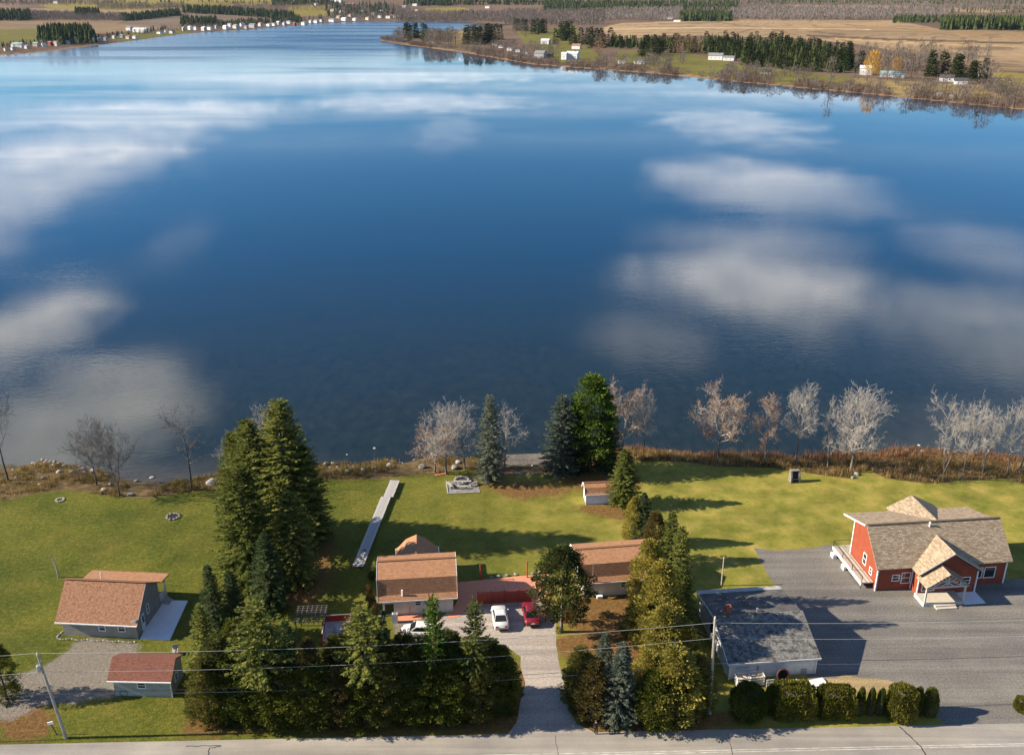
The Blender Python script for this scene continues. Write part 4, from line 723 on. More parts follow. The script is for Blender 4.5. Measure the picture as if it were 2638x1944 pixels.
for i, (u, v, w, lab) in enumerate([(335, 1275, 17, 'pale boulder at the right foot of the forked bare tree'), (268, 1262, 16, 'grey boulder left of the forked bare tree'), (285, 1249, 14, 'pale flat boulder behind the forked bare tree'), (392, 1231, 14, 'dark boulder standing in the shallows'), (352, 1240, 13, 'dark low boulder at the waterline left of the standing one'), (240, 1214, 18, 'white boulder under the leaning bare tree'), (186, 1217, 18, 'pale boulder on the grassy point'), (152, 1216, 16, 'grey boulder on the grassy point left of the pale one'), (112, 1234, 15, 'flat grey boulder in the brown grass of the point'), (103, 1247, 11, 'small boulder near the lawn edge of the point'), (42, 1231, 11, 'small grey rock right of the leftmost tree'), (545, 1246, 30, 'long pale flat slab of rock beside the tall spruces'), (895, 1173, 9, 'white rock standing in water left of the dock end'), (965, 1158, 9, 'white rock farther out in the water'), (838, 1196, 14, 'pale boulder at the waterline right of the tall spruces'), (858, 1194, 12, 'pale rock right of the waterline boulder'), (895, 1216, 18, 'grey boulder on the bank above the dock'), (935, 1210, 15, 'grey rock on the bank right of the dock end'), (963, 1205, 16, 'pale boulder in the orange grass'), (1004, 1199, 17, 'white boulder at the stony shore'), (1088, 1204, 22, 'dark boulder left of the rusty tree'), (1180, 1192, 20, 'pinkish boulder behind the V shaped trunks'), (1172, 1206, 22, 'pale boulder right of the stone steps'), (1374, 1200, 15, 'white rock on the gravel beach'), (1388, 1211, 7, 'small white rock on the gravel beach'), (1420, 1212, 14, 'grey boulder left of the pale blue spruce'), (1728, 1163, 12, 'pale stone on the bank left of the round bare tree'), (2336, 1160, 13, 'pale boulder in the straw right of the broad bare tree'), (2378, 1163, 14, 'flat pale boulder in the straw by the water'), (2367, 1148, 9, 'grey rock at the waterline right side'), (2356, 1231, 11, 'pale rock at the lawn edge near the red house'), (2206, 1222, 16, 'pile stone at the foot of the broad bare tree'), (2198, 1231, 13, 'pale stone on the lawn before the broad bare tree'), (2145, 1204, 9, 'small white stone in the brown grass')]): rock(u, v, w, lab, i)
rnd = random.Random(9)
for i in range(46):
    u = rnd.choice([rnd.uniform(50, 125), rnd.uniform(990, 1130), rnd.uniform(820, 1000), rnd.uniform(20, 300)]); xx = G(u, 1200)[0]; y = water_y(xx) - rnd.uniform(-.4, 1.5); x = xx * 1.0; z = zground(x, y); s = rnd.uniform(.14, .36)
    o = link('stone', RK[rnd.randrange(6)], None, (x, y, max(z, LAKE) + s * .1)); o.scale = (s * rnd.uniform(.8, 1.4), s, s * .8); o.rotation_euler = (0, 0, rnd.uniform(0, 6)); tag(o, 'small loose stone lying along the waterline', 'stone', 'loose stones along the waterline')
# ---------------------------------------------------------------- houses
def frame(name, fl, fr, label, cat='house', ang=None, group=None):
    a, b = G(*fl), G(*fr); t = math.atan2(b[1] - a[1], b[0] - a[0]) if ang is None else ang
    return empty(name, (a[0], a[1], 0), t, label, cat, group), math.hypot(b[0] - a[0], b[1] - a[1])
def slab(parent, name, pts, mat, t=.13, label=None):
    p = [Vector(q) for q in pts]; n = (p[1] - p[0]).cross(p[2] - p[0]).normalized()
    if n.z < 0: p = p[::-1]; n = -n
    eu = Vector((0, 0, 1)).cross(n); eu = eu.normalized() if eu.length > 1e-4 else Vector((1, 0, 0)); ev = n.cross(eu); k = len(p)
    vs = p + [q - Vector((0, 0, t)) for q in p]; fs = [tuple(range(k)), tuple(range(k, 2 * k))[::-1]] + [(i, k + i, k + (i + 1) % k, (i + 1) % k) for i in range(k)]
    uv = [(vs[i].dot(eu), vs[i].dot(ev)) for f in fs for i in f]
    o = link(name, mesh(name, vs, fs, mat, uv=uv), parent)
    if label: o['label'] = label
    return o
def profroof(parent, prof, x0, x1, mat, t=.13, names=None): return [slab(parent, 'roof_slope', [(x0, a[0], a[1]), (x1, a[0], a[1]), (x1, b[0], b[1]), (x0, b[0], b[1])], mat, t) for a, b in zip(prof[:-1], prof[1:])]
def walls(parent, prof, D0, D1, W0, W1, mat, t=.13, z0=-.05):
    zi = lambda y: float(np.interp(y, [q[0] for q in prof], [q[1] for q in prof])) - t - .012
    ys = [D0] + [q[0] for q in prof if D0 + .05 < q[0] < D1 - .05] + [D1]
    return MB().prism([(D0, z0), (D1, z0)] + [(y, zi(y)) for y in ys[::-1]], W0, W1).build('wall', mat, parent)
def facemap(face, at):
    return {'front': lambda a, d, z: (a, at - d, z), 'left': lambda a, d, z: (at - d, a, z), 'right': lambda a, d, z: (at + d, a, z), 'back': lambda a, d, z: (a, at + d, z)}[face]
def fbox(mb, fm, a0, a1, d0, d1, z0, z1):
    c = [fm(a, d, z) for a in (a0, a1) for d in (d0, d1) for z in (z0, z1)]; xs, ys, zs = zip(*c); mb.box(min(xs), max(xs), min(ys), max(ys), min(zs), max(zs))
def window(parent, face, at, a0, a1, z0, z1, mat=None, w=.09, rails=1, name='window'):
    fm = facemap(face, at); mb = MB(); mat = mat or m_trim
    fbox(mb, fm, a0, a1, -.02, .05, z0, z0 + w); fbox(mb, fm, a0, a1, -.02, .05, z1 - w, z1); fbox(mb, fm, a0, a0 + w, -.02, .05, z0 + w, z1 - w); fbox(mb, fm, a1 - w, a1, -.02, .05, z0 + w, z1 - w)
    if rails: zm = (z0 + z1) / 2; fbox(mb, fm, a0 + w, a1 - w, 0, .04, zm - .03, zm + .03)
    o = mb.build(name, mat, parent); g = MB(); fbox(g, fm, a0 + w, a1 - w, -.02, .012, z0 + w, z1 - w); g.build('pane', m_glass, o); return o
def door(parent, face, at, a0, a1, z0, z1, mat=None):
    fm = facemap(face, at); mb = MB(); mb2 = MB(); fbox(mb, fm, a0, a1, -.02, .03, z0, z1); o = mb.build('door', mat or m_trim, parent)
    fbox(mb2, fm, a0 + .25, a1 - .2, .03, .045, z0 + 1.0, z1 - .2); mb2.build('pane', m_glass, o); k = MB(); fbox(k, fm, a1 - .14, a1 - .06, .03, .09, z0 + .95, z0 + 1.05); k.build('handle', m_black, o)
def strip(parent, name, a, b, w, mat, h=None): return MB().bar(a, b, w, h).build(name, mat, parent)

# --- taupe house at the left
h1, W1 = frame('house', (166, 1635), (357, 1644), 'taupe house with brown shingle roof beside the white concrete slab')
pr = [(-.4, 2.08), (3.1, 5.55), (6.2, 3.55)]
rf = profroof(h1, pr, -.55, W1 + .3, m_brown_sh); walls(h1, pr, 0, 6.15, 0, W1, m_gray_siding)
slab(h1, 'porch_roof', [(-.4, 6.21, 3.5), (W1 + .5, 6.21, 3.5), (W1 + .5, 8.5, 3.2), (-.4, 8.5, 3.2)], m_ginger_sh)
strip(h1, 'ridge_cap', (-.55, 3.1, 5.58), (W1 + .3, 3.1, 5.58), .3, m_brown_sh, .05); strip(h1, 'gutter', (-.55, -.46, 2.0), (W1 + .3, -.46, 2.0), .1, m_trim, .13); strip(h1, 'rake_trim', (W1 + .31, -.4, 1.98), (W1 + .31, 3.1, 5.45), .04, m_oldwood, .18)
window(h1, 'front', 0, 4.3, 5.15, .85, 1.82); window(h1, 'front', 0, 6.6, 7.5, .85, 1.84); window(h1, 'right', W1, 2.75, 3.35, 1.35, 2.6); door(h1, 'right', W1, 1.2, 2.0, .1, 2.2)
MB().box(.0, W1 - .05, 6.3, 8.3, -.05, .5).build('porch_deck', m_oldwood, h1)
for x in (.2, 3, 6, W1 - .2): MB().box(x - .06, x + .06, 8.15, 8.27, .5, 3.1).build('porch_post', m_trim, h1)
rl = MB().box(W1 - .1, W1 - .04, 6.35, 8.25, 1.4, 1.48).build('railing', m_trim, h1)
for i in range(9): MB().box(W1 - .09, W1 - .05, 6.4 + i * .22, 6.45 + i * .22, .55, 1.4).build('baluster', m_trim, rl)
st = MB()
for i in range(4): st.box(W1 + .02, W1 + .9 - i * .2, 6.5, 7.6, -.02 + i * .16, .13 + i * .16)
st.build('porch_steps', m_oldwood, h1); MB().tube([(3.2, 4.2, 4.7), (3.2, 4.2, 5.9)], .06, 8).build('vent_pipe', m_trim, rf[1])
p = MB(); p.tube([(W1 - .05, -.15, -.02), (W1 - .05, -.15, 2.6)], .025, 6); p.build('dish_mast', m_metal, h1); d = MB(); d.lathe([(0.02, 0), (.2, .03), (.33, .1), (.34, .11)], 12, (W1 - .05, -.2, 2.5)); d.build('satellite_dish', m_stone, h1)
for i in range(30): o = link('edging_stone', RK[i % 6], h1, (-.3 + i * .31, -.75 - .1 * math.sin(i), .06)); o.scale = (.16, .12, .12)
for i in range(8): o = link('edging_stone', RK[i % 6], h1, (-.55 - .08 * math.sin(i), -.6 + i * .3, .06)); o.scale = (.13, .15, .12)
sl_ = sheet('concrete_slab', P([(360.5, 1646), (438, 1648.6), (484, 1548), (411, 1546.5)]), m_concrete, .10, None, thick=.13, kind=None); tag(sl_, 'white concrete slab against the right side of the taupe house', 'slab')
# --- shed below it
h2, W2 = frame('shed', (298, 1791), (444, 1794), 'grey shed with plum red shingle roof below the taupe house', 'shed')
pr = [(-.22, 2.12), (1.65, 3.7), (3.55, 2.72)]
rf = profroof(h2, pr, -.5, W2 + .25, m_plum_sh); walls(h2, pr, 0, 3.35, 0, W2, m_gray2); strip(h2, 'gutter', (-.5, -.29, 2.06), (W2 + .25, -.29, 2.06), .1, m_trim, .12); strip(h2, 'downspout', (W2 + .06, -.1, .02), (W2 + .06, -.1, 2.0), .08, m_trim); strip(h2, 'corner_trim', (W2 + .02, 0.05, 0), (W2 + .02, .05, 2.05), .1, m_trim)
window(h2, 'front', 0, 2.5, 3.45, 1.05, 1.82); window(h2, 'right', W2, 1.2, 2.0, .9, 1.8)

# --- gambrel cottages
def gambrel(e, W, mat, eave=2.3, b2=(.55, 4.68), ridge=(3.15, 5.58), D=6.3, ox=.6, wallm=None, fl=.5, b1=(0.05, 2.78)):
    pr = [(-fl, eave), b1, b2, ridge, (D - b2[0], b2[1]), (D - b1[0], b1[1]), (D + fl, eave)]
    mats = [mat] * 6; r = []
    for a, b in zip(pr[:-1], pr[1:]): r.append(slab(e, 'roof_slope', [(-ox, a[0], a[1]), (W + ox * .85, a[0], a[1]), (W + ox * .85, b[0], b[1]), (-ox, b[0], b[1])], mat, .12))
    walls(e, pr, 0, D, 0, W, wallm or m_cream, .12)
    strip(e, 'ridge_cap', (-ox, ridge[0], ridge[1] + .03), (W + ox * .85, ridge[0], ridge[1] + .03), .34, mat, .05); strip(e, 'fascia', (-ox, -fl - .03, eave - .08), (W + ox * .85, -fl - .03, eave - .08), .04, m_trim, .14)
    for x in (-ox - .03, W + ox * .85 + .03):
        mb = MB()
        for a, b in zip(pr[:-1], pr[1:]): mb.bar((x, a[0], a[1] - .06), (x, b[0], b[1] - .06), .04, .2)
        mb.build('rake_board', m_trim, e)
    return pr, r
h3, W3 = frame('cottage', (988.5, 1585), (1168, 1574.6), 'cream cottage with ginger gambrel roof and rear wing beside the red patio')
pr, rf = gambrel(h3, W3, m_ginger_sh, D=6.3)
# rear wing, ridge running to the lake
wx = [(1.42, 2.75), (1.75, 3.0), (2.75, 4.1), (4.1, 4.7), (5.2, 4.1), (6.45, 3.0), (6.8, 2.75)]
for a, b in zip(wx[:-1], wx[1:]): slab(h3, 'wing_roof_slope', [(a[0], 4.6, a[1]), (b[0], 4.6, b[1]), (b[0], 10.3, b[1]), (a[0], 10.3, a[1])], m_ginger_sh, .11)
MB().prismy([(1.8, -.05), (6.4, -.05), (6.4, 2.85), (5.15, 3.95), (4.1, 4.5), (2.8, 3.95), (1.8, 2.85)], 6.32, 10.0).build('wing_wall', m_cream, h3)
strip(h3, 'gutter', (1.36, 6.8, 2.68), (1.36, 10.3, 2.68), .1, m_trim); strip(h3, 'gutter', (6.86, 6.8, 2.68), (6.86, 10.3, 2.68), .1, m_trim)
window(h3, 'front', 0, 3.75, 4.55, 1.15, 1.95); window(h3, 'front', 0, .1, 1.35, .05, 1.75, rails=0, name='recess'); MB().tube([(2.35, -.02, 2.4), (2.35, -.02, 3.5)], .09, 8).build('vent_pipe', m_trim, rf[0]); MB().box(3.1, 3.2, -.08, -.005, .2, 1.0).build('meter_pipe', m_oldwood, h3)
strip(h3, 'downspout', (.0, -.05, .02), (-.0, -.05, 2.1), .09, m_trim); strip(h3, 'downspout', (-.75, -.12, .06), (.03, -.12, .06), .09, m_trim); window(h3, 'right', W3, 3.4, 5.2, .4, 2.3, m_redstain, rails=0)
h4, W4 = frame('cottage', (1503, 1538), (1680, 1524), 'cream cottage with ginger gambrel roof half hidden by the golden cedars')
pr, rf = gambrel(h4, W4, m_ginger_sh, b2=(.5, 4.38), ridge=(2.9, 5.1), D=5.8, ox=.7)
x0 = W4 * .53; window(h4, 'front', 0, x0, x0 + .7, 1.0, 1.85)
MB().tube([(1.0, -.35, 2.3), (1.0, -.35, 5.2)], .04, 6).build('service_mast', m_metal, rf[0]); MB().tube([(1.0, -.35, 5.1), (x0, -.1, 2.1)], .012, 4).build('mast_stay', m_wire, rf[0])
MB().box(1.6, 2.3, -.6, -.1, 0, .35).build('step', m_concrete, h4)
h5, W5 = frame('shed', (1510, 1299), (1577, 1296), 'small white gambrel shed on the lawn under the olive spruce', 'shed')
gambrel(h5, W5, m_ginger_sh, eave=1.68, b1=(.02, 1.9), b2=(.35, 2.55), ridge=(1.2, 2.95), D=2.4, ox=.25, wallm=m_whites, fl=.2); strip(h5, 'corner_trim', (-.03, -.03, 0), (-.03, -.03, 1.7), .14, m_trim); strip(h5, 'corner_trim', (W5 + .03, -.03, 0), (W5 + .03, -.03, 1.7), .1, m_trim)

# --- white garage with charcoal roof
a0 = G(1876.7, 1748.5); h6, W6 = frame('garage', (1876.7, 1748.5), (2094, 1727), 'long white garage with charcoal streaked roof and brick chimney', 'garage', ang=R(5.6))
pr = [(-.35, 2.3), (5.5, 4.25), (11.9, 3.05)]
rf = [slab(h6, 'roof_slope', [(-.35, -.35, 2.3), (W6 + .35, -.35, 2.3), (W6 + .35, 5.5, 4.25), (-.35, 5.5, 4.25)], m_dark_sh), slab(h6, 'roof_slope', [(-.35, 5.5, 4.2), (W6 + .2, 5.5, 4.2), (W6 + .2, 11.9, 3.05), (-.35, 11.9, 3.05)], m_black_roof)]
walls(h6, pr, 0, 11.6, 0, W6, m_whites); strip(h6, 'fascia', (-.35, -.39, 2.2), (W6 + .35, -.39, 2.2), .05, m_trim, .2); strip(h6, 'rake_board', (-.38, -.35, 2.2), (-.38, 5.5, 4.15), .05, m_trim, .2); strip(h6, 'rake_board', (-.38, 5.5, 4.1), (-.38, 11.9, 2.95), .05, m_trim, .2); strip(h6, 'lit_edge_strip', (-.35, 11.5, 3.2), (W6 + .2, 11.5, 3.2), .7, m_oldwood, .04)  # pale strip along the rear eave paints in the sunlit roof edge
ch = MB().box(1.15, 1.8, 5.75, 6.35, 3.8, 5.05).build('chimney', m_brick, rf[1]); MB().box(1.3, 1.65, 5.88, 6.22, 5.0, 5.06).build('flue', m_black, rf[1])
MB().lathe([(.09, 0), (.09, .35), (.16, .36), (.16, .45), (.03, .5)], 10, (4.9, 6.0, 4.05)).build('roof_vent', m_metal, rf[1])
fm = facemap('front', 0); mb = MB(); fbox(mb, fm, .1, 2.4, 0, .03, .3, 1.85); dd = mb.build('wide_door', m_whites, h6)
for z in (.75, 1.45): mb = MB(); fbox(mb, fm, .7, 2.1, .03, .05, z, z + .04); mb.build('door_slot', m_black, dd)
mb = MB(); fbox(mb, fm, 3.1, 3.16, 0, .06, .5, 1.6); mb.build('wall_pipe', m_black, h6); mb = MB(); fbox(mb, fm, 8.9, 9.2, 0, .08, 1.6, 1.8); mb.build('vent_hood', m_metal, h6); strip(h6, 'corner_trim', (0, -.02, 0), (0, -.02, 2.1), .14, m_trim); strip(h6, 'corner_trim', (W6, -.02, 0), (W6, -.02, 2.1), .14, m_trim)
window(h6, 'left', 0, 6.1, 7.0, 1.2, 2.5, m_dark)

# --- red house
h7, W7 = frame('house', (2253.5, 1520.8), (2582, 1500), 'brick red house with tan shingle gables and covered entry porch')
RM = m_tan_sh; E0, RY, RZ, BY, BZ = (-.4, 3.35), 3.65, 7.3, 9.3, 5.65
slab(h7, 'roof_slope', [(-.4, *E0), (W7 + .5, *E0), (W7 + .45, RY, RZ), (-.4, RY, RZ)], RM); slab(h7, 'roof_slope', [(-.55, RY, RZ - .02), (W7 - .4, RY, RZ - .02), (W7 - .4, BY, BZ), (-.55, BY, BZ)], RM)
prof7 = [E0, (RY, RZ), (BY, BZ)]; walls(h7, prof7, 0, 7.2, 0, W7, m_red); strip(h7, 'ridge_cap', (-.4, RY, RZ + .03), (W7 + .45, RY, RZ + .03), .32, RM, .05)
MB().prismy([(4.6, -.05), (12.1, -.05), (12.1, 3.2), (8.35, 5.75), (4.6, 3.2)], -1.5, .02).build('entry_wall', m_red, h7)
cx = 8.35
slab(h7, 'entry_roof_slope', [(4.15, -2.0, 3.32), (cx, -2.0, 6.1), (cx, 2.43, 6.1), (4.15, -.4, 3.32)], RM); slab(h7, 'entry_roof_slope', [(12.55, -2.0, 3.32), (cx, -2.0, 6.1), (cx, 2.43, 6.1), (12.55, -.4, 3.32)], RM)
slab(h7, 'rear_gable_slope', [(5.7, 9.25, 5.66), (9.0, 3.75, 7.28), (9.0, 10.3, 7.28), (5.7, 10.3, 5.66)], RM); slab(h7, 'rear_gable_slope', [(12.3, 9.25, 5.66), (9.0, 3.75, 7.28), (9.0, 10.3, 7.28), (12.3, 10.3, 5.66)], RM)
MB().prismy([(6.0, -.05), (12.0, -.05), (12.0, 5.6), (9, 7.0), (6.0, 5.6)], 7.2, 9.9).build('rear_wing_wall', m_red, h7)
pc = 6.95; po = slab(h7, 'porch_roof_slope', [(4.2, -3.95, 2.75), (pc, -3.95, 4.5), (pc, -1.5, 4.5), (4.2, -1.5, 2.75)], RM); po2 = slab(h7, 'porch_roof_slope', [(9.7, -3.95, 2.75), (pc, -3.95, 4.5), (pc, -1.5, 4.5), (9.7, -1.5, 2.75)], RM)
tm = M('grey_timber', [(.40, .36, .32), (.55, .51, .46)], 3, .8)
for x in (4.45, 9.35): MB().box(x - .09, x + .09, -3.75, -3.57, -.05, 2.75).build('porch_post', tm, h7)
tr = MB().bar((4.3, -3.7, 2.62), (9.6, -3.7, 2.62), .16, .2).build('porch_beam', tm, h7)
for a, b in [((5.0, 2.65), (7.6, 4.0)), ((6.0, 2.65), (8.0, 3.75)), ((6.95, 2.7), (6.95, 4.3)), ((8.9, 2.65), (6.2, 3.9)), ((7.9, 2.65), (5.9, 3.7)), ((5.6, 3.3), (8.3, 3.3))]: MB().bar((a[0], -3.68, a[1]), (b[0], -3.68, b[1]), .1, .12).build('porch_brace', tm, h7)
MB().box(4.35, 9.45, -3.8, -1.52, -.02, .42).build('porch_floor', m_deckbeige, h7); MB().box(4.28, 4.348, -3.8, -1.55, -.02, .46).build('porch_fascia', m_white, h7); MB().box(9.5, 12.2, -3.9, -1.55, -.03, .12).build('entry_slab', m_concrete, h7)
sp = MB().box(5.6, 8.2, -4.2, -3.82, .0, .28).build('entry_step', m_deckbeige, h7); MB().box(5.6, 8.2, -4.6, -4.205, .0, .14).build('entry_step', m_deckbeige, h7)
for a0_, a1_, z0_, z1_ in [(1.95, 2.95, 1.25, 2.2), (3.15, 4.35, .85, 2.45)]: window(h7, 'front', 0, a0_, a1_, z0_, z1_)
window(h7, 'front', 0, 12.9, 13.8, .9, 2.5, rails=0); window(h7, 'front', 0, 14.0, 15.5, .9, 2.5, rails=0); window(h7, 'front', -1.5, 10.1, 11.3, 1.3, 2.3); door(h7, 'front', -1.5, 7.3, 8.3, .45, 2.5, m_red); window(h7, 'front', -1.5, 5.1, 6.8, .6, 2.4, rails=0)
window(h7, 'left', 0, 3.0, 3.9, 1.6, 3.2); window(h7, 'left', 0, 1.3, 2.0, 1.3, 2.3)
for x, y in ((0, -.02), (W7, -.02)): strip(h7, 'corner_trim', (x, y, 0), (x, y, 3.2), .16, m_trim)
strip(h7, 'corner_trim', (4.6, -1.53, 0), (4.6, -1.53, 3.1), .14, m_trim); strip(h7, 'corner_trim', (12.1, -1.53, 0), (12.1, -1.53, 3.1), .14, m_trim); strip(h7, 'corner_trim', (4.52, -.04, 0), (4.52, -.04, 3.1), .14, m_trim); strip(h7, 'corner_trim', (0, 7.2, 0), (0, 7.2, 5.7), .16, m_trim); strip(h7, 'rake_board', (-.58, RY, RZ - .1), (-.58, BY, BZ - .1), .05, m_trim, .18)
for x, s in ((4.15, 1), (12.55, -1)): strip(h7, 'rake_board', (x, -2.03, 3.24), (cx, -2.03, 6.02), .05, m_oldwood, .16)
MB().lathe([(.1, 0), (.1, .7), (.14, .72), (.14, .8), (.04, .84)], 10, (7.7, 3.2, 6.6)).build('roof_vent', m_trim, h7)
# side deck on posts
dk = MB().box(-1.55, -.02, 0.6, 9.0, .72, .86).build('side_deck', m_deckbeige, h7); MB().box(-1.62, -1.555, .6, 9.0, .45, .9).build('deck_fascia', m_white, dk); MB().box(-1.6, 3, 9.005, 9.07, .45, .9).build('deck_fascia', m_white, dk); MB().box(.2, 6, 7.25, 9.0, .72, .86).build('rear_deck', m_deckbeige, h7)
for y in (.65, 3.4, 6.2, 8.95): MB().box(-1.56, -1.5, y - .03, y + .03, -.3, 1.8).build('deck_post', m_black, dk)
for z in (1.78, 1.5, 1.2): MB().box(-1.55, -1.51, .65, 8.95, z, z + .035).build('deck_rail', m_black, dk)
for z in (1.78,): MB().box(-1.5, 2.5, 8.93, 8.97, z, z + .04).build('deck_rail', m_black, dk)
MB().box(-2.0, -1.63, 4.6, 5.4, 0, .6).build('deck_steps', m_white, dk); MB().box(-2.2, -1.63, 7.4, 8.2, 0, .6).build('deck_steps', m_white, dk)

# ---------------------------------------------------------------- yard things
# dock sections lying on the lawn
def dock():
    a, b = Vector((*G(922, 1466), 0)), Vector((*G(1012, 1243), 0)); L = (b - a).length; ang = math.atan2(b.y - a.y, b.x - a.x); e = empty('dock', (a.x, a.y, 0), ang, 'long grey wooden dock hauled out on the lawn', 'dock'); n = int(L / .3)
    pl = MB().box(0, .27, -.72, .72, .42, .46).me('plank', m_dockwood); rnd = random.Random(3)
    for i in range(n):
        off = .0 if i < n * .78 else -.35
        o = link('plank', pl, e, (i * L / n, off + rnd.uniform(-.02, .02), rnd.uniform(-.006, .006))); o.rotation_euler = (0, 0, rnd.uniform(-.01, .01))
    for s, o in ((-.6, 0), (.6, 0)): MB().box(0, L * .78, s - .05, s + .05, .2, .415).build('beam', m_dark, e); MB().box(L * .785, L, s - .4, s - .3, .2, .415).build('beam', m_dark, e)
    for i in range(7):
        for s in (-.55, .55): MB().box(i * L / 7 + .6, i * L / 7 + .75, s - .07, s + .07, 0, .2).build('block', m_oldwood, e)
    f = MB(); f.tube([(1.2, .35, .5), (1.2, -.2, .95), (3.6, -.2, .95), (3.9, -.1, .52)], .035, 6); f.tube([(1.0, .45, .5), (1.2, .35, 1.0), (1.9, .3, .5)], .03, 6); f.tube([(2.2, -.3, .5), (3.6, -.3, .55), (3.8, .3, .55)], .03, 6)
    k = f.build('boat_ladder', m_black); k.parent = None; k.location = e.location; k.rotation_euler = e.rotation_euler; tag(k, 'black metal ladder frame lying on the near end of the dock', 'ladder')
dock()
# fire pit terrace
def firepit():
    q = P([(1149.5, 1240), (1154, 1272), (1237.5, 1268), (1227.5, 1232)]); sheet('paving', q, m_stone, .05, 'grey paved terrace around the stone fire pit', thick=.05)
    kb = MB()
    for a, b in zip(q, q[1:3]): kb.bar((*a, .06), (*b, .06), .14, .14)
    tag(kb.build('kerb', m_palestone), 'pale kerb along the fire pit terrace', 'kerb')
    x, y = G(1190, 1240); e = empty('fire_pit', (x, y, .05), 0, 'round stone fire pit on the paved terrace', 'fire pit')
    for lev in range(2):
        for i in range(16): t = 2 * math.pi * (i + .5 * lev) / 16; o = link('ring_stone', RK[(i + lev) % 6], e, (1.05 * math.cos(t), 1.05 * math.sin(t), .1 + lev * .2)); o.scale = (.22, .22, .2)
    MB().lathe([(1.0, .02), (.85, .1), (.3, .16), (.05, .18)], 14).build('ash', m_dark, e)
    for (u, v, L, rz, mat, lab) in [(1159, 1254, 1.7, 2.05, m_palestone, 'pale stone bench on the left of the fire pit'), (1191, 1259, 1.6, .02, m_oldwood, 'wooden bench on the near side of the fire pit'), (1221, 1250, 1.6, .75, m_stone, 'grey bench on the right of the fire pit'), (1192, 1246, 2.6, .0, m_palestone, 'long white bench directly before the fire pit')]:
        x, y = G(u, v); b = empty('bench', (x, y, .05), rz, lab, 'bench', 'benches around the fire pit'); MB().box(-L / 2, L / 2, -.2, .2, .38, .46).build('seat', mat, b)
        for s in (-1, 1): MB().box(s * L * .38 - .08, s * L * .38 + .08, -.17, .17, -.01, .38).build('leg', m_stone, b)
firepit()
for i, (u, v, r, lab) in enumerate([(446, 1331, .85, 'dark stone fire ring on the left lawn'), (155, 1288, .55, 'pale low stone ring near the left shore')]):
    x, y = G(u, v); e = empty('fire_ring', (x, y, 0), 0, lab, 'fire ring')
    for k in range(11): t = 2 * math.pi * k / 11; o = link('ring_stone', RK[(2 * k + (1 if i else 0)) % 6], e, (r * math.cos(t), r * math.sin(t), .12)); o.scale = (.24 - .06 * i, .2 - .05 * i, .24 - .12 * i)
    if not i: MB().lathe([(.7, .02), (.6, .1), (.05, .12)], 12).build('ash', m_black, e)
def barbecue():
    x, y = G(2046, 1240); e = empty('barbecue', (x, y, 0), .1, 'small grey stone barbecue with open front on the right lawn', 'barbecue')
    for s in (-1, 1): MB().prism([(-.55, 0), (.5, 0), (.5, 1.7), (-.1, 1.75), (-.45, .95)], s * .62 - .12, s * .62 + .12).build('side_wall', m_stone, e)
    MB().box(-.5, .5, .3, .5, 0, 1.7).build('back_wall', m_stone, e); MB().box(-.7, .7, -.1, .55, 1.76, 1.88).build('cap', m_stone, e); MB().box(-.5, .5, -.1, .28, .63, 1.5).build('black_infill', m_black, e); MB().box(-.5, .5, -.45, .29, .55, .62).build('shelf', m_stone, e)  # black block fills the open firebox
barbecue()
def steps():
    x, y = G(1136, 1224); e = empty('stone_steps', (x, y, 0), R(115), 'striped stone steps going down to the water by the rusty tree', 'steps')
    for i in range(5): MB().box(i * .55, i * .55 + .5, -.8, .8, -.9, .1 - i * .13).build('tread', m_palestone if i % 2 else m_brick, e)
    x, y = G(1299, 1222); e = empty('wooden_steps', (x, y, -.02), R(8), 'red wooden steps onto the gravel beach', 'steps')
    for i in range(3): MB().box(-1.4, 1.4, i * .4, i * .4 + .36, -.6, .18 - i * .16).build('tread', m_redpave, e)
    a, b = G(1318, 1220), G(1392, 1219); e = empty('retaining_wall', (a[0], a[1], 0), math.atan2(b[1] - a[1], b[0] - a[0]), 'dark stone retaining wall above the gravel beach', 'wall'); L = math.hypot(b[0] - a[0], b[1] - a[1])
    for i in range(int(L / .42)): o = link('wall_stone', RK[(i * 2) % 6], e, (i * .42, .05 * math.sin(i * 3), .0)); o.scale = (.26, .24, .3)
steps()
# fence between patio and drive
def fence(pts, lab, hh=1.75, mat=m_redstain):
    a = G(*pts[0]); b = G(*pts[1]); L = math.hypot(b[0] - a[0], b[1] - a[1]); e = empty('fence', (a[0], a[1], 0), math.atan2(b[1] - a[1], b[0] - a[0]), lab, 'fence'); n = max(2, round(L / 1.75))
    bd = MB().box(0, .135, -.012, .012, .12, hh - .28).me('board', mat); po = MB().box(-.06, .06, -.06, .06, 0, hh + .15).me('post', mat); la = MB().box(0, L / n - .13, -.01, .01, hh - .25, hh - .2).me('lattice_bar', mat)
    for i in range(n + 1): link('post', po, e, (i * L / n, 0, 0))
    for i in range(n):
        MB().box(i * L / n + .06, (i + 1) * L / n - .06, -.03, .03, hh - .07, hh).build('top_rail', mat, e); MB().box(i * L / n + .06, (i + 1) * L / n - .06, -.03, .03, .08, .16).build('bottom_rail', mat, e)
        for k in range(2): link('lattice_bar', la, e, (i * L / n + .065, 0, k * .08))
        m = int((L / n - .12) / .14)
        for k in range(m): link('board', bd, e, (i * L / n + .065 + k * (L / n - .13) / m, 0, 0))
fence([(1231, 1557), (1368, 1549)], 'red stained board fence behind the parked cars'); fence([(1405, 1598), (1416, 1560)], 'short orange red fence left of the rounded pine', 1.5, m_orange); fence([(1446, 1604), (1470, 1600)], 'short orange red fence right of the rounded pine trunk', 1.5, m_orange)
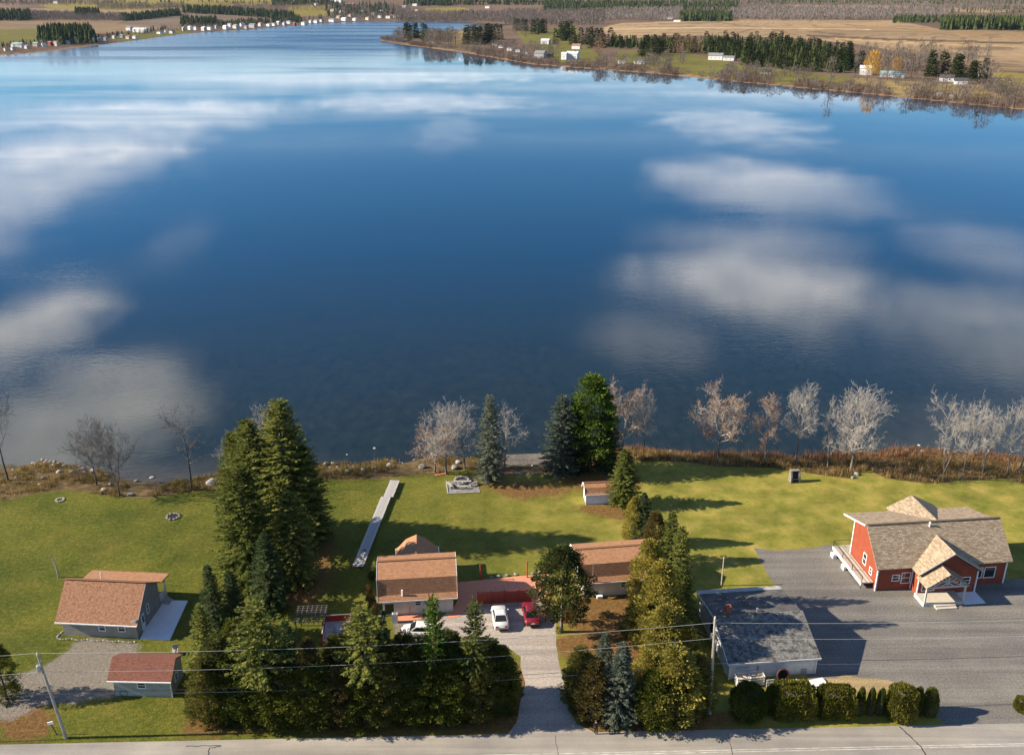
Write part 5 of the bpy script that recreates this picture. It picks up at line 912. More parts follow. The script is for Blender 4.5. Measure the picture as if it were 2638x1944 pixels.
for u, vb, vt, m, lab in [(1358, 1487, 1447, m_redstain, 'tall red post at the far edge of the patio'), (1238, 1494, 1456, m_redstain, 'dark red post left on the patio edge'), (150, 1487, 1432, m_oldwood, 'grey leaning post on the lawn behind the taupe house'), (1858, 1508, 1437, m_polewood, 'wooden pole standing behind the white garage')]:
    x, y = G(u, vb); h = hgt(vt, y); o = MB().tube([(0, 0, -.1), (0, 0, h * .5), ((-.35 if u == 150 else 0), 0, h)], [.085, .08, .07], 8); e = empty('post', (x, y, 0), 0, lab, 'post'); o.build('shaft', m, e); MB().lathe([(.1, 0), (.11, .06), (.04, .12)], 8, ((-.35 if u == 150 else 0), 0, h)).build('cap', m_black if u == 150 else m, e)
e = empty('mailbox', (*G(147, 1892), 0), 0, 'small white sign on a thin post beside the left utility pole', 'sign'); MB().box(-.03, .03, -.03, .03, 0, 1.5).build('post', m_dark, e); MB().box(-.3, .3, -.04, .04, 1.4, 1.7).build('panel', m_white, e); e.name = 'small_sign'; e.rotation_euler = (0, R(-14), 0)
# garden bed of stones beside patio
for i, (u, v) in enumerate([(1265, 1488), (1285, 1485), (1306, 1483), (1328, 1480), (1372, 1478), (1390, 1474)]): o = link('stone', RK[i % 6], None, (*G(u, v), .12)); o.scale = (.3, .25, .25); tag(o, 'low stone in the bed along the far edge of the patio', 'stone', 'stones along the patio bed')
def chair():
    e = empty('garden_chair', (*G(453, 1684), 0), .15, 'grey wooden garden chair on the lawn behind the plum roofed shed', 'chair'); MB().box(-.3, .3, -.3, .3, .38, .44).build('seat', m_oldwood, e)
    for i in range(4): MB().box(-.3 + i * .155, -.17 + i * .155, .28, .33, .44, 1.15).build('slat', m_oldwood, e)
    for x in (-.27, .27):
        for y in (-.27, .27): MB().box(x - .03, x + .03, y - .03, y + .03, 0, .38).build('leg', m_oldwood, e)
        MB().box(x - .05, x + .05, -.3, .3, .6, .64).build('armrest', m_oldwood, e)
chair()
# pergola and red deck
def pergola():
    a, b = G(764, 1652), G(826, 1650); e = empty('pergola', (a[0], a[1], 0), math.atan2(b[1] - a[1], b[0] - a[0]), 'grey lattice pergola beside the red deck behind the front trees', 'pergola'); L = 3.2; D = 3.0; z = 2.5
    for x in (0.1, L - .1):
        for y in (.1, D - .1): MB().box(x - .06, x + .06, y - .06, y + .06, 0, z).build('post', m_pergola, e)
    for i in range(8): MB().box(-.2, L + .2, i * D / 7 - .025, i * D / 7 + .025, z + .14, z + .22).build('rafter', m_pergola, e)
    for i in range(7): MB().box(i * L / 6 - .035, i * L / 6 + .035, -.2, D + .2, z, z + .14).build('beam', m_pergola, e)
    a, b = G(832, 1678), G(898, 1674); e = empty('deck', (a[0], a[1], 0), math.atan2(b[1] - a[1], b[0] - a[0]), 'raised red deck with railings right of the pergola', 'deck'); L = math.hypot(b[0] - a[0], b[1] - a[1]) + .2; D = 3.6
    for i in range(12): MB().box(0, L, i * D / 12, i * D / 12 + D / 12 - .02, 1.35, 1.42).build('plank', m_dockwood, e)
    MB().box(0, L, -.03, -.004, 0, 1.41).build('skirt', m_redstain, e); MB().box(L + .004, L + .03, 0, D, 0, 1.41).build('skirt', m_redstain, e)
    for x, y in ((0.05, .05), (L - .05, .05), (0.05, D - .05), (L - .05, D - .05), (.05, D / 2), (L - .05, D / 2)): MB().box(x - .07, x + .07, y - .07, y + .07, 0, 2.45).build('post', m_redstain, e)
    for x in (0.05, L - .05): MB().box(x - .06, x + .06, .1, D - .1, 2.25, 2.34).build('rail', m_oldwood, e); MB().box(x - .02, x + .02, .1, D - .1, 1.45, 2.2).build('panel', m_redstain, e)
    MB().box(.1, L - .1, D - .08, D - .02, 2.25, 2.34).build('rail', m_oldwood, e); MB().box(.1, L - .1, D - .06, D - .04, 1.45, 2.2).build('panel', m_redstain, e); MB().box(.1, L - .1, .02, .1, 1.43, 1.5).build('rail', m_white, e)
pergola()
e = empty('heat_pump', (*G(1018, 1602), 0), .05, 'white upright cabinet at the left end of the cottage walk', 'cabinet'); MB().box(-.32, .32, -.22, .22, 0, 1.25).build('casing', m_white, e); MB().lathe([(.24, 0), (.24, .02)], 12, (0, 0, 1.251)).build('grille', m_stone, e)

# things beside the garage
def crates():
    for (u, v, wv, lab, fill) in [(1912, 1762, 1.5, 'white slatted crate of split firewood by the garage door', 7), (1946, 1758, 1.6, 'second white crate of firewood right of the first', 7)]:
        x, y = G(u, v); e = empty('crate', (x, y, 0), .1, lab, 'crate', 'crates by the garage'); w = wv / 2
        for s in (-1, 1):
            for z in (.1, .4, .7, 1.0): MB().box(-w, w, s * .5 - .02, s * .5 + .02, z, z + .16).build('slat', m_white, e); MB().box(s * w - .02, s * w + .02, -.5, .5, z, z + .16).build('slat', m_white, e)
        for sx in (-1, 1):
            for sy in (-1, 1): MB().box(sx * (w - .06) - .04, sx * (w - .06) + .04, sy * .44 - .04, sy * .44 + .04, 0, 1.2).build('corner_post', m_white, e)
        MB().box(-w + .05, w - .05, -.44, .44, .04, .1).build('bottom', m_oldwood, e); rnd = random.Random(int(u))
        for k in range(12):
            t = rnd.uniform(-.5, .5); o = MB().tube([(-.25, 0, 0), (.25, 0, 0)], .09, 6).build('firewood', M('split_wood', [(.45, .33, .22), (.62, .50, .38)], 4, .9) if k == 0 and 'split_wood' not in bpy.data.materials else bpy.data.materials['split_wood']); o.location = (x + rnd.uniform(-w + .3, w - .3), y + rnd.uniform(-.3, .3), .25 + .16 * (k // 2)); o.rotation_euler = (0, rnd.uniform(-.2, .2), t); tag(o, 'split log lying in the %s white crate beside the garage' % ('left' if u < 1930 else 'right'), 'firewood', 'logs in the garage crates')
crates()
for i in range(9): x, y = G(1998 + (i % 5) * 5.4, 1754 - (i // 5) * 5 + (i % 2)); o = MB().tube([(-.2, 0, 0), (.2, 0, 0)], .12, 7).build('firewood', bpy.data.materials['split_wood'], None, (x, y, .12)); o.rotation_euler = (0, 0, i * .9); tag(o, 'cut log in the loose pile between rack and white boards', 'firewood', 'loose logs behind the hedge')
e = empty('rack', (*G(1982, 1768), 0), .15, 'white wire rack leaning behind the slim hedge shrub', 'rack')
for i in range(5): MB().box(-.35 + i * .17, -.3 + i * .17, -.02, .02, 0, .95).build('bar', m_white, e)
for z in (.1, .5, .9): MB().box(-.4, .45, -.03, .03, z, z + .05).build('rail', m_white, e)
x, y = G(2016, 1752); e = empty('tyre_planter', (x, y, .72), 0, 'rusty red wagon wheel ring leaning by the garage wall', 'wheel'); e.rotation_euler = (R(72), 0, .1)
mb = MB(); mb.lathe([(.62, -.07), (.72, -.07), (.72, .07), (.62, .07), (.62, -.07)], 24); e.name = 'wagon_wheel'; mb.build('rim', m_rust, e); MB().lathe([(.5, -.05), (.6, -.06), (.6, .06), (.5, .05), (.5, -.05)], 20).build('tyre', m_rubber, e)
for i, (u0, u1, hh, lab) in enumerate([(2018, 2032, 1.2, 'low grey pallet leaning on the garage, leftmost'), (2034, 2062, 1.75, 'tall grey pallet panel leaning on the garage, middle'), (2063, 2078, 1.35, 'grey pallet leaning on the garage, rightmost')]):
    a, b = G(u0, 1738), G(u1, 1736); e = empty('pallet', (a[0], a[1], 0), R(6), lab, 'pallet', 'pallets leaning on the garage'); w = b[0] - a[0]; n = max(3, int(w / .2))
    for k in range(n): o = MB().box(k * w / n, (k + .78) * w / n, -.015, .015, 0, hh).build('board', m_oldwood, e); o.rotation_euler = (R(-10), 0, 0)
    for z in (.15, hh * .5, hh - .2): o = MB().box(0, w, .02, .06, z, z + .09).build('batten', m_dark, e); o.rotation_euler = (R(-10), 0, 0)
for i, (u, v, lx, ly, rz, lab) in enumerate([(2038, 1762, 1.35, .75, .03, 'white board lying flat behind the hedge, leftmost'), (2072, 1763, .95, .55, -.5, 'white plank stack tilted in the middle of the boards'), (2084, 1768, .5, 1.3, .5, 'narrow white plank reaching towards the hedge'), (2108, 1760, .8, 1.1, .25, 'white board at the right end of the pile')]):
    x, y = G(u, v); o = MB().box(-lx, lx, -ly / 2, ly / 2, 0, .1).build('board', m_white, None, (x, y, .03 + .1 * (i % 2))); o.rotation_euler = (0, 0, rz); tag(o, lab, 'board', 'white boards behind the hedge')
# ---------------------------------------------------------------- cars
def car(loc, rz, paint, label, hatch=False, L=4.45, Wd=1.84):
    e = empty('car', (*loc, .02), rz, label, 'car'); w = Wd / 2                  # x forward, nose at +x
    st = [(-L / 2, .42, .62, .80), (-L / 2 + .06, .30, .86, .93), (-L / 2 + .45, .24, .98, .98), (-L * .22, .22, .97, 1.0), (0, .22, .95, 1.0), (L * .2, .22, .93, 1.0), (L * .33, .24, .86, .99), (L / 2 - .3, .26, .76, .95), (L / 2 - .06, .32, .66, .84), (L / 2, .42, .55, .70)]
    vs = []; fs = []; n = 8
    for x, zb, zt, k in st:
        ww = w * k; zm = zb + (zt - zb) * .55
        vs += [(x, -ww * .9, zb), (x, -ww, zm), (x, -ww * .96, zt - .08), (x, -ww * .82, zt), (x, ww * .82, zt), (x, ww * .96, zt - .08), (x, ww, zm), (x, ww * .9, zb)]
    for i in range(len(st) - 1):
        for j in range(n): fs.append((i * n + j, i * n + (j + 1) % n, (i + 1) * n + (j + 1) % n, (i + 1) * n + j))
    fs.append(tuple(range(n))[::-1]); fs.append(tuple(range((len(st) - 1) * n, len(st) * n)))
    bm = bmesh.new(); q = [bm.verts.new(v) for v in vs]; [bm.faces.new([q[i] for i in f]) for f in fs]; bmesh.ops.recalc_face_normals(bm, faces=bm.faces); bmesh.ops.bevel(bm, geom=[ed for ed in bm.edges if ed.calc_face_angle(0) > .6], offset=.05, segments=2, affect='EDGES')
    me = bpy.data.meshes.new('body'); bm.to_mesh(me); bm.free(); me.materials.append(paint); me.polygons.foreach_set('use_smooth', [True] * len(me.polygons)); link('body', me, e)
    # cabin: sill ring and roof ring
    xr0, xr1 = (-L * .42 if hatch else -L * .18), L * .07; xs0, xs1 = (-L * .48 if hatch else -L * .35), L * .25; zs, zr = .94, 1.44; ws, wr = w * .9, w * .68
    sill = [(xs0, -ws * .95, zs), (xs1, -ws * .95, zs - .04), (xs1, ws * .95, zs - .04), (xs0, ws * .95, zs)]; roofp = [(xr0, -wr, zr - .03), (xr1, -wr, zr), (xr1, wr, zr), (xr0, wr, zr - .03)]
    def quad(name, pts, mat, shrink=.0):
        c = sum((Vector(p) for p in pts), Vector()) / 4; p2 = [Vector(p).lerp(c, shrink) for p in pts]; return mesh(name, p2, [(0, 1, 2, 3)], mat)
    rp = MB(); xm = (xr0 + xr1) / 2; rp.add([roofp[0], roofp[1], roofp[2], roofp[3], (xr0 + .1, -wr * .7, zr + .02), (xr1 - .15, -wr * .7, zr + .05), (xr1 - .15, wr * .7, zr + .05), (xr0 + .1, wr * .7, zr + .02)], [(4, 5, 6, 7), (0, 1, 5, 4), (1, 2, 6, 5), (2, 3, 7, 6), (3, 0, 4, 7)]); rp.build('roof', paint, e)
    cab = MB(); cab.add(sill + roofp, [(0, 1, 5, 4), (1, 2, 6, 5), (2, 3, 7, 6), (3, 0, 4, 7)]); cab.build('pillars', paint, e)
    def pane(name, idx, sh, off):
        al = sill + roofp; pts = [Vector(al[i]) for i in idx]; c = sum(pts, Vector()) / 4; nrm = (pts[1] - pts[0]).cross(pts[2] - pts[0]).normalized(); nrm = nrm if nrm.dot(c - Vector((xm, 0, 1.1))) > 0 else -nrm
        link(name, mesh(name, [p.lerp(c, sh) + nrm * off for p in pts], [(0, 1, 2, 3)], m_carglass), e)
    pane('windscreen', (1, 2, 6, 5), .07, .012); pane('rear_window', (3, 0, 4, 7), .1, .012); pane('side_window', (0, 1, 5, 4), .14, .012); pane('side_window', (2, 3, 7, 6), .14, .012)
    ty = MB().lathe([(.2, -.1), (.31, -.1), (.33, -.05), (.33, .05), (.31, .1), (.2, .1)], 18).me('tyre', m_rubber); ri = MB().lathe([(.05, -.105), (.2, -.09), (.2, .09), (.05, .105)], 12).me('rim', m_metal)
    for x in (-L * .29, L * .31):
        for s in (-1, 1):
            k = empty('wheel', (x, s * (w - .1), .32)); k.parent = e; k.rotation_euler = (R(90), 0, 0); link('tyre', ty, k); link('rim', ri, k)
    lm = M('tail_light_red', (.35, .02, .015), 4, .3) if 'tail_light_red' not in bpy.data.materials else bpy.data.materials['tail_light_red']
    for s in (-1, 1):
        MB().box(-L / 2 - .012, -L / 2 + .2, s * w * .60 - .16, s * w * .60 + .16, .66, .82).build('tail_light', lm, e); MB().box(L / 2 - .28, L / 2 - .05, s * w * .62 - .17, s * w * .62 + .17, .56, .70).build('headlight', m_glass, e); MB().box(L * .14, L * .18, s * (w + .08) - .09, s * (w + .08) + .09, .93, 1.05).build('mirror', paint, e)
    MB().box(-L / 2 - .02, -L / 2 + .05, -.24, .24, .58, .70).build('licence_plate', m_white, e); MB().box(-L / 2 - .01, -L / 2 + .1, -w * .75, w * .75, .36, .46).build('bumper_trim', m_rubber, e)
    return e
def paintmat(n, c):
    m, N, L, nd = newmat(n); p = nd('ShaderNodeBsdfPrincipled', ins={'Base Color': (*c, 1), 'Roughness': .3, 'Coat Weight': .6, 'Coat Roughness': .06, 'Metallic': .0}); o = nd('ShaderNodeOutputMaterial'); L.new(p.outputs[0], o.inputs[0]); return m
pw = paintmat('white_car_paint', (.60, .60, .58)); prd = paintmat('red_car_paint', (.17, .012, .02))
def carat(u0, v0, u1, v1, *a, **k):                        # rear and front axle ground pixels
    p, q = Vector(G(u0, v0)), Vector(G(u1, v1)); return car(((p + q) / 2).to_tuple(), math.atan2(q.y - p.y, q.x - p.x), *a, **k)
carat(1291, 1620, 1285, 1577, pw, 'white sedan parked facing the red fence'); carat(1371, 1610, 1363, 1568, prd, 'dark red sedan parked beside the rounded pine'); carat(1112, 1634, 1048, 1632, pw, 'white hatchback half hidden behind the front row of trees', hatch=True, L=4.2)

# ---------------------------------------------------------------- person standing by the road
def person():
    x, y = G(1535, 1890); e = empty('person', (x, y, .0), 0, 'person in black jacket and trousers holding a controller at the roadside', 'person')
    skin = M('skin', (.50, .32, .23), 5, .6); cloth = M('black_jacket', (.018, .014, .015), 5, .8); trou = M('black_trousers', (.012, .012, .014), 5, .85); shoe = M('pale_shoes', (.6, .6, .58), 5, .6); hair = M('dark_hair', (.015, .012, .01), 8, .7)
    def skinned(name, verts, edges, mat, root=0, parent=e):
        me = bpy.data.meshes.new(name); me.from_pydata([v[:3] for v in verts], edges, []); o = link(name, me, parent); me.materials.append(mat); o.modifiers.new('s', 'SKIN'); sv = me.skin_vertices[0].data
        for i, v in enumerate(verts): r = v[3]; sv[i].radius = r if isinstance(r, tuple) else (r, r)
        sv[root].use_root = True; sd = o.modifiers.new('d', 'SUBSURF'); sd.levels = 1; sd.render_levels = 2; return o
    # facing +y (away from the camera), elbows bent, hands in front of the chest
    arms = lambda g: [(.19, 0, 1.42, .055 + g), (.25, .02, 1.14, .045 + g), (.13, .26, 1.13, .036 + g), (-.19, 0, 1.42, .055 + g), (-.25, .02, 1.14, .045 + g), (-.13, .26, 1.13, .036 + g)]
    body = [(0, 0, .95, (.10, .07)), (0, -.01, 1.2, (.09, .065)), (0, 0, 1.40, (.085, .06)), (0, .01, 1.52, .05), (0, .03, 1.6, .075), (0, .035, 1.68, (.085, .10)), (0, .02, 1.75, .06)] + arms(-.012) + [(.1, 0, .88, .06), (.11, .02, .5, .045), (.11, -.02, .1, .035), (-.1, 0, .88, .06), (-.11, .02, .5, .045), (-.11, -.02, .1, .035), (.11, .08, .04, .035), (-.11, .08, .04, .035)]
    ed = [(0, 1), (1, 2), (2, 3), (3, 4), (4, 5), (5, 6), (2, 7), (7, 8), (8, 9), (2, 10), (10, 11), (11, 12), (0, 13), (13, 14), (14, 15), (0, 16), (16, 17), (17, 18), (15, 19), (18, 20)]; nv = len(body)
    for hx, wrist in ((.13, 9), (-.13, 12)):                # palm and five fingers on each hand
        s = -1 if hx > 0 else 1; k = len(body); body.append((hx + s * .03, .33, 1.14, (.035, .018))); ed.append((wrist, k))
        for f, (dx, dz, ln) in enumerate([(-.03, .03, .06), (-.028, .0, .08), (-.01, -.005, .09), (.012, -.005, .085), (.03, -.005, .065)]):
            j = len(body); body += [(hx + s * .03 + dx, .33 + ln * .55, 1.14 + dz, .009), (hx + s * (.03 + ln * .4) + dx * .8, .33 + ln * .9, 1.135 + dz, .008)]; ed += [(k, j), (j, j + 1)]
    skinned('body', body, ed, skin)
    skinned('jacket', [(0, 0, .86, (.17, .125)), (0, -.01, 1.15, (.17, .125)), (0, 0, 1.41, (.17, .115)), (0, .0, 1.50, .085)] + arms(.022), [(0, 1), (1, 2), (2, 3), (2, 4), (4, 5), (5, 6), (2, 7), (7, 8), (8, 9)], cloth)
    skinned('trousers', [(0, 0, .93, (.155, .11)), (.1, 0, .85, .098), (.11, .02, .5, .075), (.11, -.02, .08, .06), (-.1, 0, .85, .098), (-.11, .02, .5, .075), (-.11, -.02, .08, .06)], [(0, 1), (1, 2), (2, 3), (0, 4), (4, 5), (5, 6)], trou)
    for s in (-1, 1):
        skinned('shoe', [(s * .11, -.05, .05, (.05, .045)), (s * .11, .08, .04, (.05, .035)), (s * .11, .17, .035, (.04, .03))], [(0, 1), (1, 2)], shoe)
        MB().lathe([(.004, 0), (.016, .01), (.02, .03), (.014, .055), (.004, .06)], 8, (s * .088, .03, 1.635)).build('ear', skin, e); MB().lathe([(.002, -.012), (.011, 0), (.002, .012)], 8, (s * .032, .125, 1.675)).build('eye', hair, e)
    MB().add([(-.014, .125, 1.635), (.014, .125, 1.635), (0, .155, 1.635), (0, .12, 1.68)], [(0, 1, 2), (0, 2, 3), (1, 3, 2)]).build('nose', skin, e); MB().box(-.025, .025, .118, .128, 1.598, 1.606).build('mouth', M('lips', (.38, .15, .13), 5, .5), e)
    skinned('hair', [(0, -.03, 1.62, (.085, .07)), (0, -.012, 1.7, (.098, .105)), (0, .01, 1.765, .075)], [(0, 1), (1, 2)], hair)
    c = empty('remote_controller', (x, y + .38, 1.17), 0, 'small dark controller held by the person at the roadside', 'controller'); MB().box(-.08, .08, -.05, .05, -.012, .012).build('casing', m_black, c)
    for s in (-1, 1): MB().tube([(s * .05, .04, .01), (s * .06, .1, .07)], .006, 5).build('antenna', m_black, c)
person()

# ---------------------------------------------------------------- utility poles and wires
def upole(u, vb, ut, vt, lab, trans):
    x, y = G(u, vb); h = hgt(vt, y); xt = (ut - 1319) / F * (y * CT + (H - h) * ST); e = empty('utility_pole', (x, y, 0), 0, lab, 'utility pole', 'utility poles along the road'); L = (xt - x)
    at = lambda t: Vector((L * t, 0, h * t)); MB().tube([at(-.02), at(.3), at(.6), at(1)], [.17, .155, .135, .11], 10).build('shaft', m_polewood, e)
    MB().lathe([(.05, 0), (.07, .05), (.04, .1), (.07, .15), (.03, .25)], 10, tuple(at(1))).build('insulator', m_white, e)
    for s, z in ((.12, .93), (-.12, .82), (.13, .78)): p = at(z); MB().lathe([(.03, -.08), (.06, -.04), (.04, 0), (.06, .04), (.03, .08)], 8, (p.x + s, p.y - .05, p.z)).build('insulator', m_white, e)
    p = at(.84)
    if trans: MB().lathe([(.10, -.36), (.2, -.34), (.2, .3), (.17, .36), (.05, .4)], 14, (p.x - .32, p.y, p.z)).build('transformer', m_metal, e); MB().box(p.x - .2, p.x - .02, -.05, .05, p.z - .05, p.z + .05).build('bracket', m_metal, e)
    else: MB().box(p.x - .3, p.x - .02, -.08, .08, p.z - .3, p.z + .1).build('bracket', m_metal, e)
    return [Vector((x, y, 0)) + at(t) for t in (1.015, .80, .56, .54)], h
A1, hA = upole(170, 1900, 96, 1685, 'wooden utility pole leaning at the left beside the road', True); A2, hB = upole(1828, 1838, 1842, 1592, 'wooden utility pole standing between cedars and white garage', False)
A2[0].z -= .7
def wire(a, b, sag, r, mat, lab, bundle=None):
    pts = []
    for i in range(25): t = i / 24; p = a.lerp(b, t); p.z -= sag * 4 * t * (1 - t); pts.append(p)
    tag(MB().tube(pts, r, 5).build('power_line', mat), lab, 'wire', 'wires along the road')
step_ = A2[0] - A1[0]; step_.z = 0
nm_ = ['top wire', 'second wire', 'black cable', 'lowest thin cable']
for i, (sag, r, mat) in enumerate([(.9, .017, m_wire), (1.0, .014, m_wire), (.7, .02, m_blackwire), (1.0, .012, m_wire)]):
    wire(A1[i], A2[i], sag, r, mat, '%s strung between the two utility poles over the trees' % nm_[i]); wire(A2[i], A2[i] + step_, sag, r, mat, '%s running right from the garage pole across the lot' % nm_[i]); wire(A1[i] - step_, A1[i], sag, r, mat, '%s running left from the leaning pole out of view' % nm_[i])
e = empty('cable_coil', tuple(A1[2].lerp(A2[2], .107) - Vector((0, 0, .55))), 0, 'coil of black cable hanging on the line before the plum roofed shed', 'cable'); e.rotation_euler = (R(90), 0, 0); mb = MB(); mb.tube([(.4 * math.cos(t * .35), .3 * math.sin(t * .35), .02 * (t % 3)) for t in range(19)], .03, 5); mb.build('loop', m_blackwire, e)
a = A2[1]; c4 = Vector(h4.location) + Vector((.8, -.2, 4.9)); wire(a, c4, .5, .008, m_blackwire, 'service wire from the garage pole to the cottage mast')
# driveway lamp in the cedars
x, y = G(1497, 1800); h = hgt(1694, y); e = empty('yard_lamp', (x, y, 0), 0, 'black lamp post with pale head among the cedars by the driveway', 'lamp post'); MB().tube([(0, 0, 0), (0, 0, h)], .05, 8).build('post', m_black, e); MB().lathe([(.06, 0), (.14, .1), (.13, .3), (.03, .38)], 10, (0, 0, h)).build('lantern', m_white, e)

# ---------------------------------------------------------------- far shore: houses
rnd_h = random.Random(12)
def farhouse(u, v, wpx, hpx, lab, wall=None, roof=None, name='house', cat='house', group=None, ang=-.38, dep=.75, wins=2, chim=False, pitch=.5, b=None):
    b = b or GF(u, v)
    if b is None: return None
    k = ppm(b[1], b[2]); W_ = wpx / k * (rnd_h.uniform(.7, 1.05) if group else 1); Hh = hpx / k; Hh = max(2.3, min(Hh, 8)); D_ = min(max(5.0, W_ * dep), 12); e = empty(name, (b[0], b[1], b[2] - .2), ang, lab, cat, group); w = W_ / 2; zr = Hh + D_ * .5 * pitch
    wm = wall or m_white; rm = roof or m_farroof[0]
    MB().prism([(0, -1.5), (D_, -1.5), (D_, Hh), (D_ / 2, zr - .05), (0, Hh)], -w, w).build('wall', wm, e)
    r = MB(); o = .35
    for s in (0, 1): ya, yb = (-o, D_ / 2) if s == 0 else (D_ + o, D_ / 2); za, zb = Hh - o * pitch + .08, zr + .1; r.add([(-w - o, ya, za), (w + o, ya, za), (w + o, yb, zb), (-w - o, yb, zb), (-w - o, ya, za - .15), (w + o, ya, za - .15), (w + o, yb, zb - .15), (-w - o, yb, zb - .15)], [(0, 1, 2, 3), (7, 6, 5, 4), (0, 4, 5, 1), (1, 5, 6, 2), (3, 7, 4, 0)])
    ro = r.build('roof', rm, e)
    if chim: MB().box(w * .3, w * .3 + .6, D_ * .4, D_ * .4 + .6, zr - .6, zr + .9).build('chimney', m_brick, ro)
    for i in range(wins):
        x = -w + W_ * (i + .7) / (wins + .4); f = MB().box(x - .55, x + .55, -.05, .02, Hh * .38, Hh * .38 + 1.15).build('window', m_trim, e); MB().box(x - .45, x + .45, -.08, -.051, Hh * .38 + .1, Hh * .38 + 1.05).build('pane', m_glass, f)
    return e
m_farroof = [M('grey_roof', (.20, .20, .20), .3, .9), M('dark_roof', (.06, .06, .065), .3, .9), M('pale_metal_roof', (.55, .56, .57), .3, .6), M('teal_roof', (.20, .32, .31), .3, .7), M('rust_roof', (.30, .15, .10), .3, .85)]
m_beige = M('beige_wall', (.48, .44, .37), .3, .9); m_greyw = M('grey_wall', (.36, .36, .36), .3, .9); m_redw = M('barn_red', (.30, .05, .035), .3, .9)
for (u, v, w, h, lab, k) in [
    (1452, 154, 14, 15, 'tall white wing of the big white house on the peninsula', dict(roof=m_farroof[2], wins=1, dep=1.0)), (1472, 153, 30, 14, 'big white two storey house at the peninsula shore', dict(roof=m_farroof[2], wins=4, chim=True)), (1483, 127, 22, 9, 'white garage above the big white house on the peninsula', dict(roof=m_farroof[4], wins=0)),
    (1388, 152, 26, 14, 'grey gabled cottage with white front beside the peninsula willows', dict(wall=m_greyw, wins=3, dep=1.0)), (1415, 147, 14, 8, 'dark shed right of the gabled peninsula cottage', dict(wall=m_black, roof=m_farroof[1], wins=0)), (1403, 114, 22, 9, 'pale grey house among the dark peninsula spruces', dict(roof=m_farroof[2])),
    (1273, 119, 13, 7, 'white camper with red roof edge, leftmost on the peninsula', dict(roof=m_farroof[4], wins=1, name='camper', cat='camper', pitch=.15)), (1290, 124, 13, 6, 'white camper, second from the left on the peninsula', dict(wins=1, name='camper', cat='camper', pitch=.15)), (1312, 131, 14, 7, 'white camper, third from the left on the peninsula', dict(wins=1, name='camper', cat='camper', pitch=.15)), (1333, 135, 12, 7, 'white camper, fourth from the left on the peninsula', dict(wins=1, name='camper', cat='camper', pitch=.15)), (1354, 140, 11, 7, 'white camper, fifth from the left on the peninsula', dict(wins=1, name='camper', cat='camper', pitch=.15)),
    (1325, 151, 10, 6, 'tiny white hut at the waterline of the peninsula', dict(wins=0, name='hut', cat='hut')), (1601, 165, 19, 9, 'white trailer with red roof on the far shore', dict(roof=m_farroof[4], name='trailer', cat='trailer', pitch=.2)), (1646, 166, 28, 9, 'long white trailer on the far shore', dict(name='trailer', cat='trailer', pitch=.15, wins=3)),
    (1842, 155, 36, 11, 'white ranch house on the green far lawn', dict(wins=3, chim=True)), (1876, 157, 28, 9, 'low white wing of the ranch house on the far lawn', dict(wins=2, pitch=.3)), (1972, 191, 26, 7, 'grey cottage in the brush below the plantation', dict(wall=m_greyw, roof=m_farroof[1])), (2020, 170, 24, 5, 'grey shed at the foot of the plantation', dict(wall=m_greyw, wins=1)),
    (2230, 194, 32, 18, 'white two storey house behind the golden tree', dict(roof=m_farroof[2], wins=2)), (2283, 199, 32, 9, 'low grey wing with teal roof right of the golden tree', dict(wall=m_greyw, roof=m_farroof[3])), (2313, 202, 30, 10, 'white garage with teal roof right of the golden tree', dict(roof=m_farroof[3])), (2438, 211, 34, 11, 'white house with dark roof before the dark far spruces', dict(roof=m_farroof[1], chim=True)), (2475, 218, 32, 10, 'white house with black roof, rightmost on the far shore', dict(roof=m_farroof[1])),
    (2418, 251, 11, 8, 'white hut by the far waterline, left of two', dict(wins=1, name='hut', cat='hut')), (2449, 257, 7, 8, 'narrow white hut by the far waterline, right of two', dict(wins=0, name='hut', cat='hut')), (1744, 57, 18, 5, 'white trailer at the edge of the tan far fields', dict(wins=0, name='trailer', cat='trailer', pitch=.1)), (1722, 50, 24, 5, 'pale farm building at the far woods', dict(wins=0)),
    (143, 10, 14, 5, 'lone white farmhouse in the upper left fields', dict(wins=1)), (330, 80, 14, 8, 'white gable end of the long barn on the left shore', dict(dep=1.2, wins=0)), (358, 84, 42, 8, 'long white barn on the left shore', dict(roof=m_farroof[2], wins=3, name='barn', cat='barn')), (40, 121, 32, 6, 'long white building with green roof at the far left shore', dict(roof=m_farroof[3], wins=2)), (900, 15, 26, 12, 'red barn in the far village', dict(wall=m_redw, name='barn', cat='barn', wins=0)), (865, 6, 30, 7, 'long white roofed building in the far village', dict(roof=m_farroof[2], wins=0)), (1255, 22, 12, 9, 'white farmhouse on the far slope right of the village', dict()), (1068, 16, 12, 6, 'white house on the far slope above the village', dict())]: farhouse(u, v, w, h, lab, **k)
rnd = random.Random(77); od = lambda i: ['first', 'second', 'third', 'fourth', 'fifth', 'sixth', 'seventh', 'eighth', 'ninth', 'tenth', 'eleventh', 'twelfth', 'thirteenth', 'fourteenth', 'fifteenth', 'sixteenth', 'seventeenth', 'eighteenth', 'nineteenth', 'twentieth', 'twenty-first', 'twenty-second', 'twenty-third', 'twenty-fourth', 'twenty-fifth', 'twenty-sixth', 'twenty-seventh', 'twenty-eighth', 'twenty-ninth', 'thirtieth'][i]
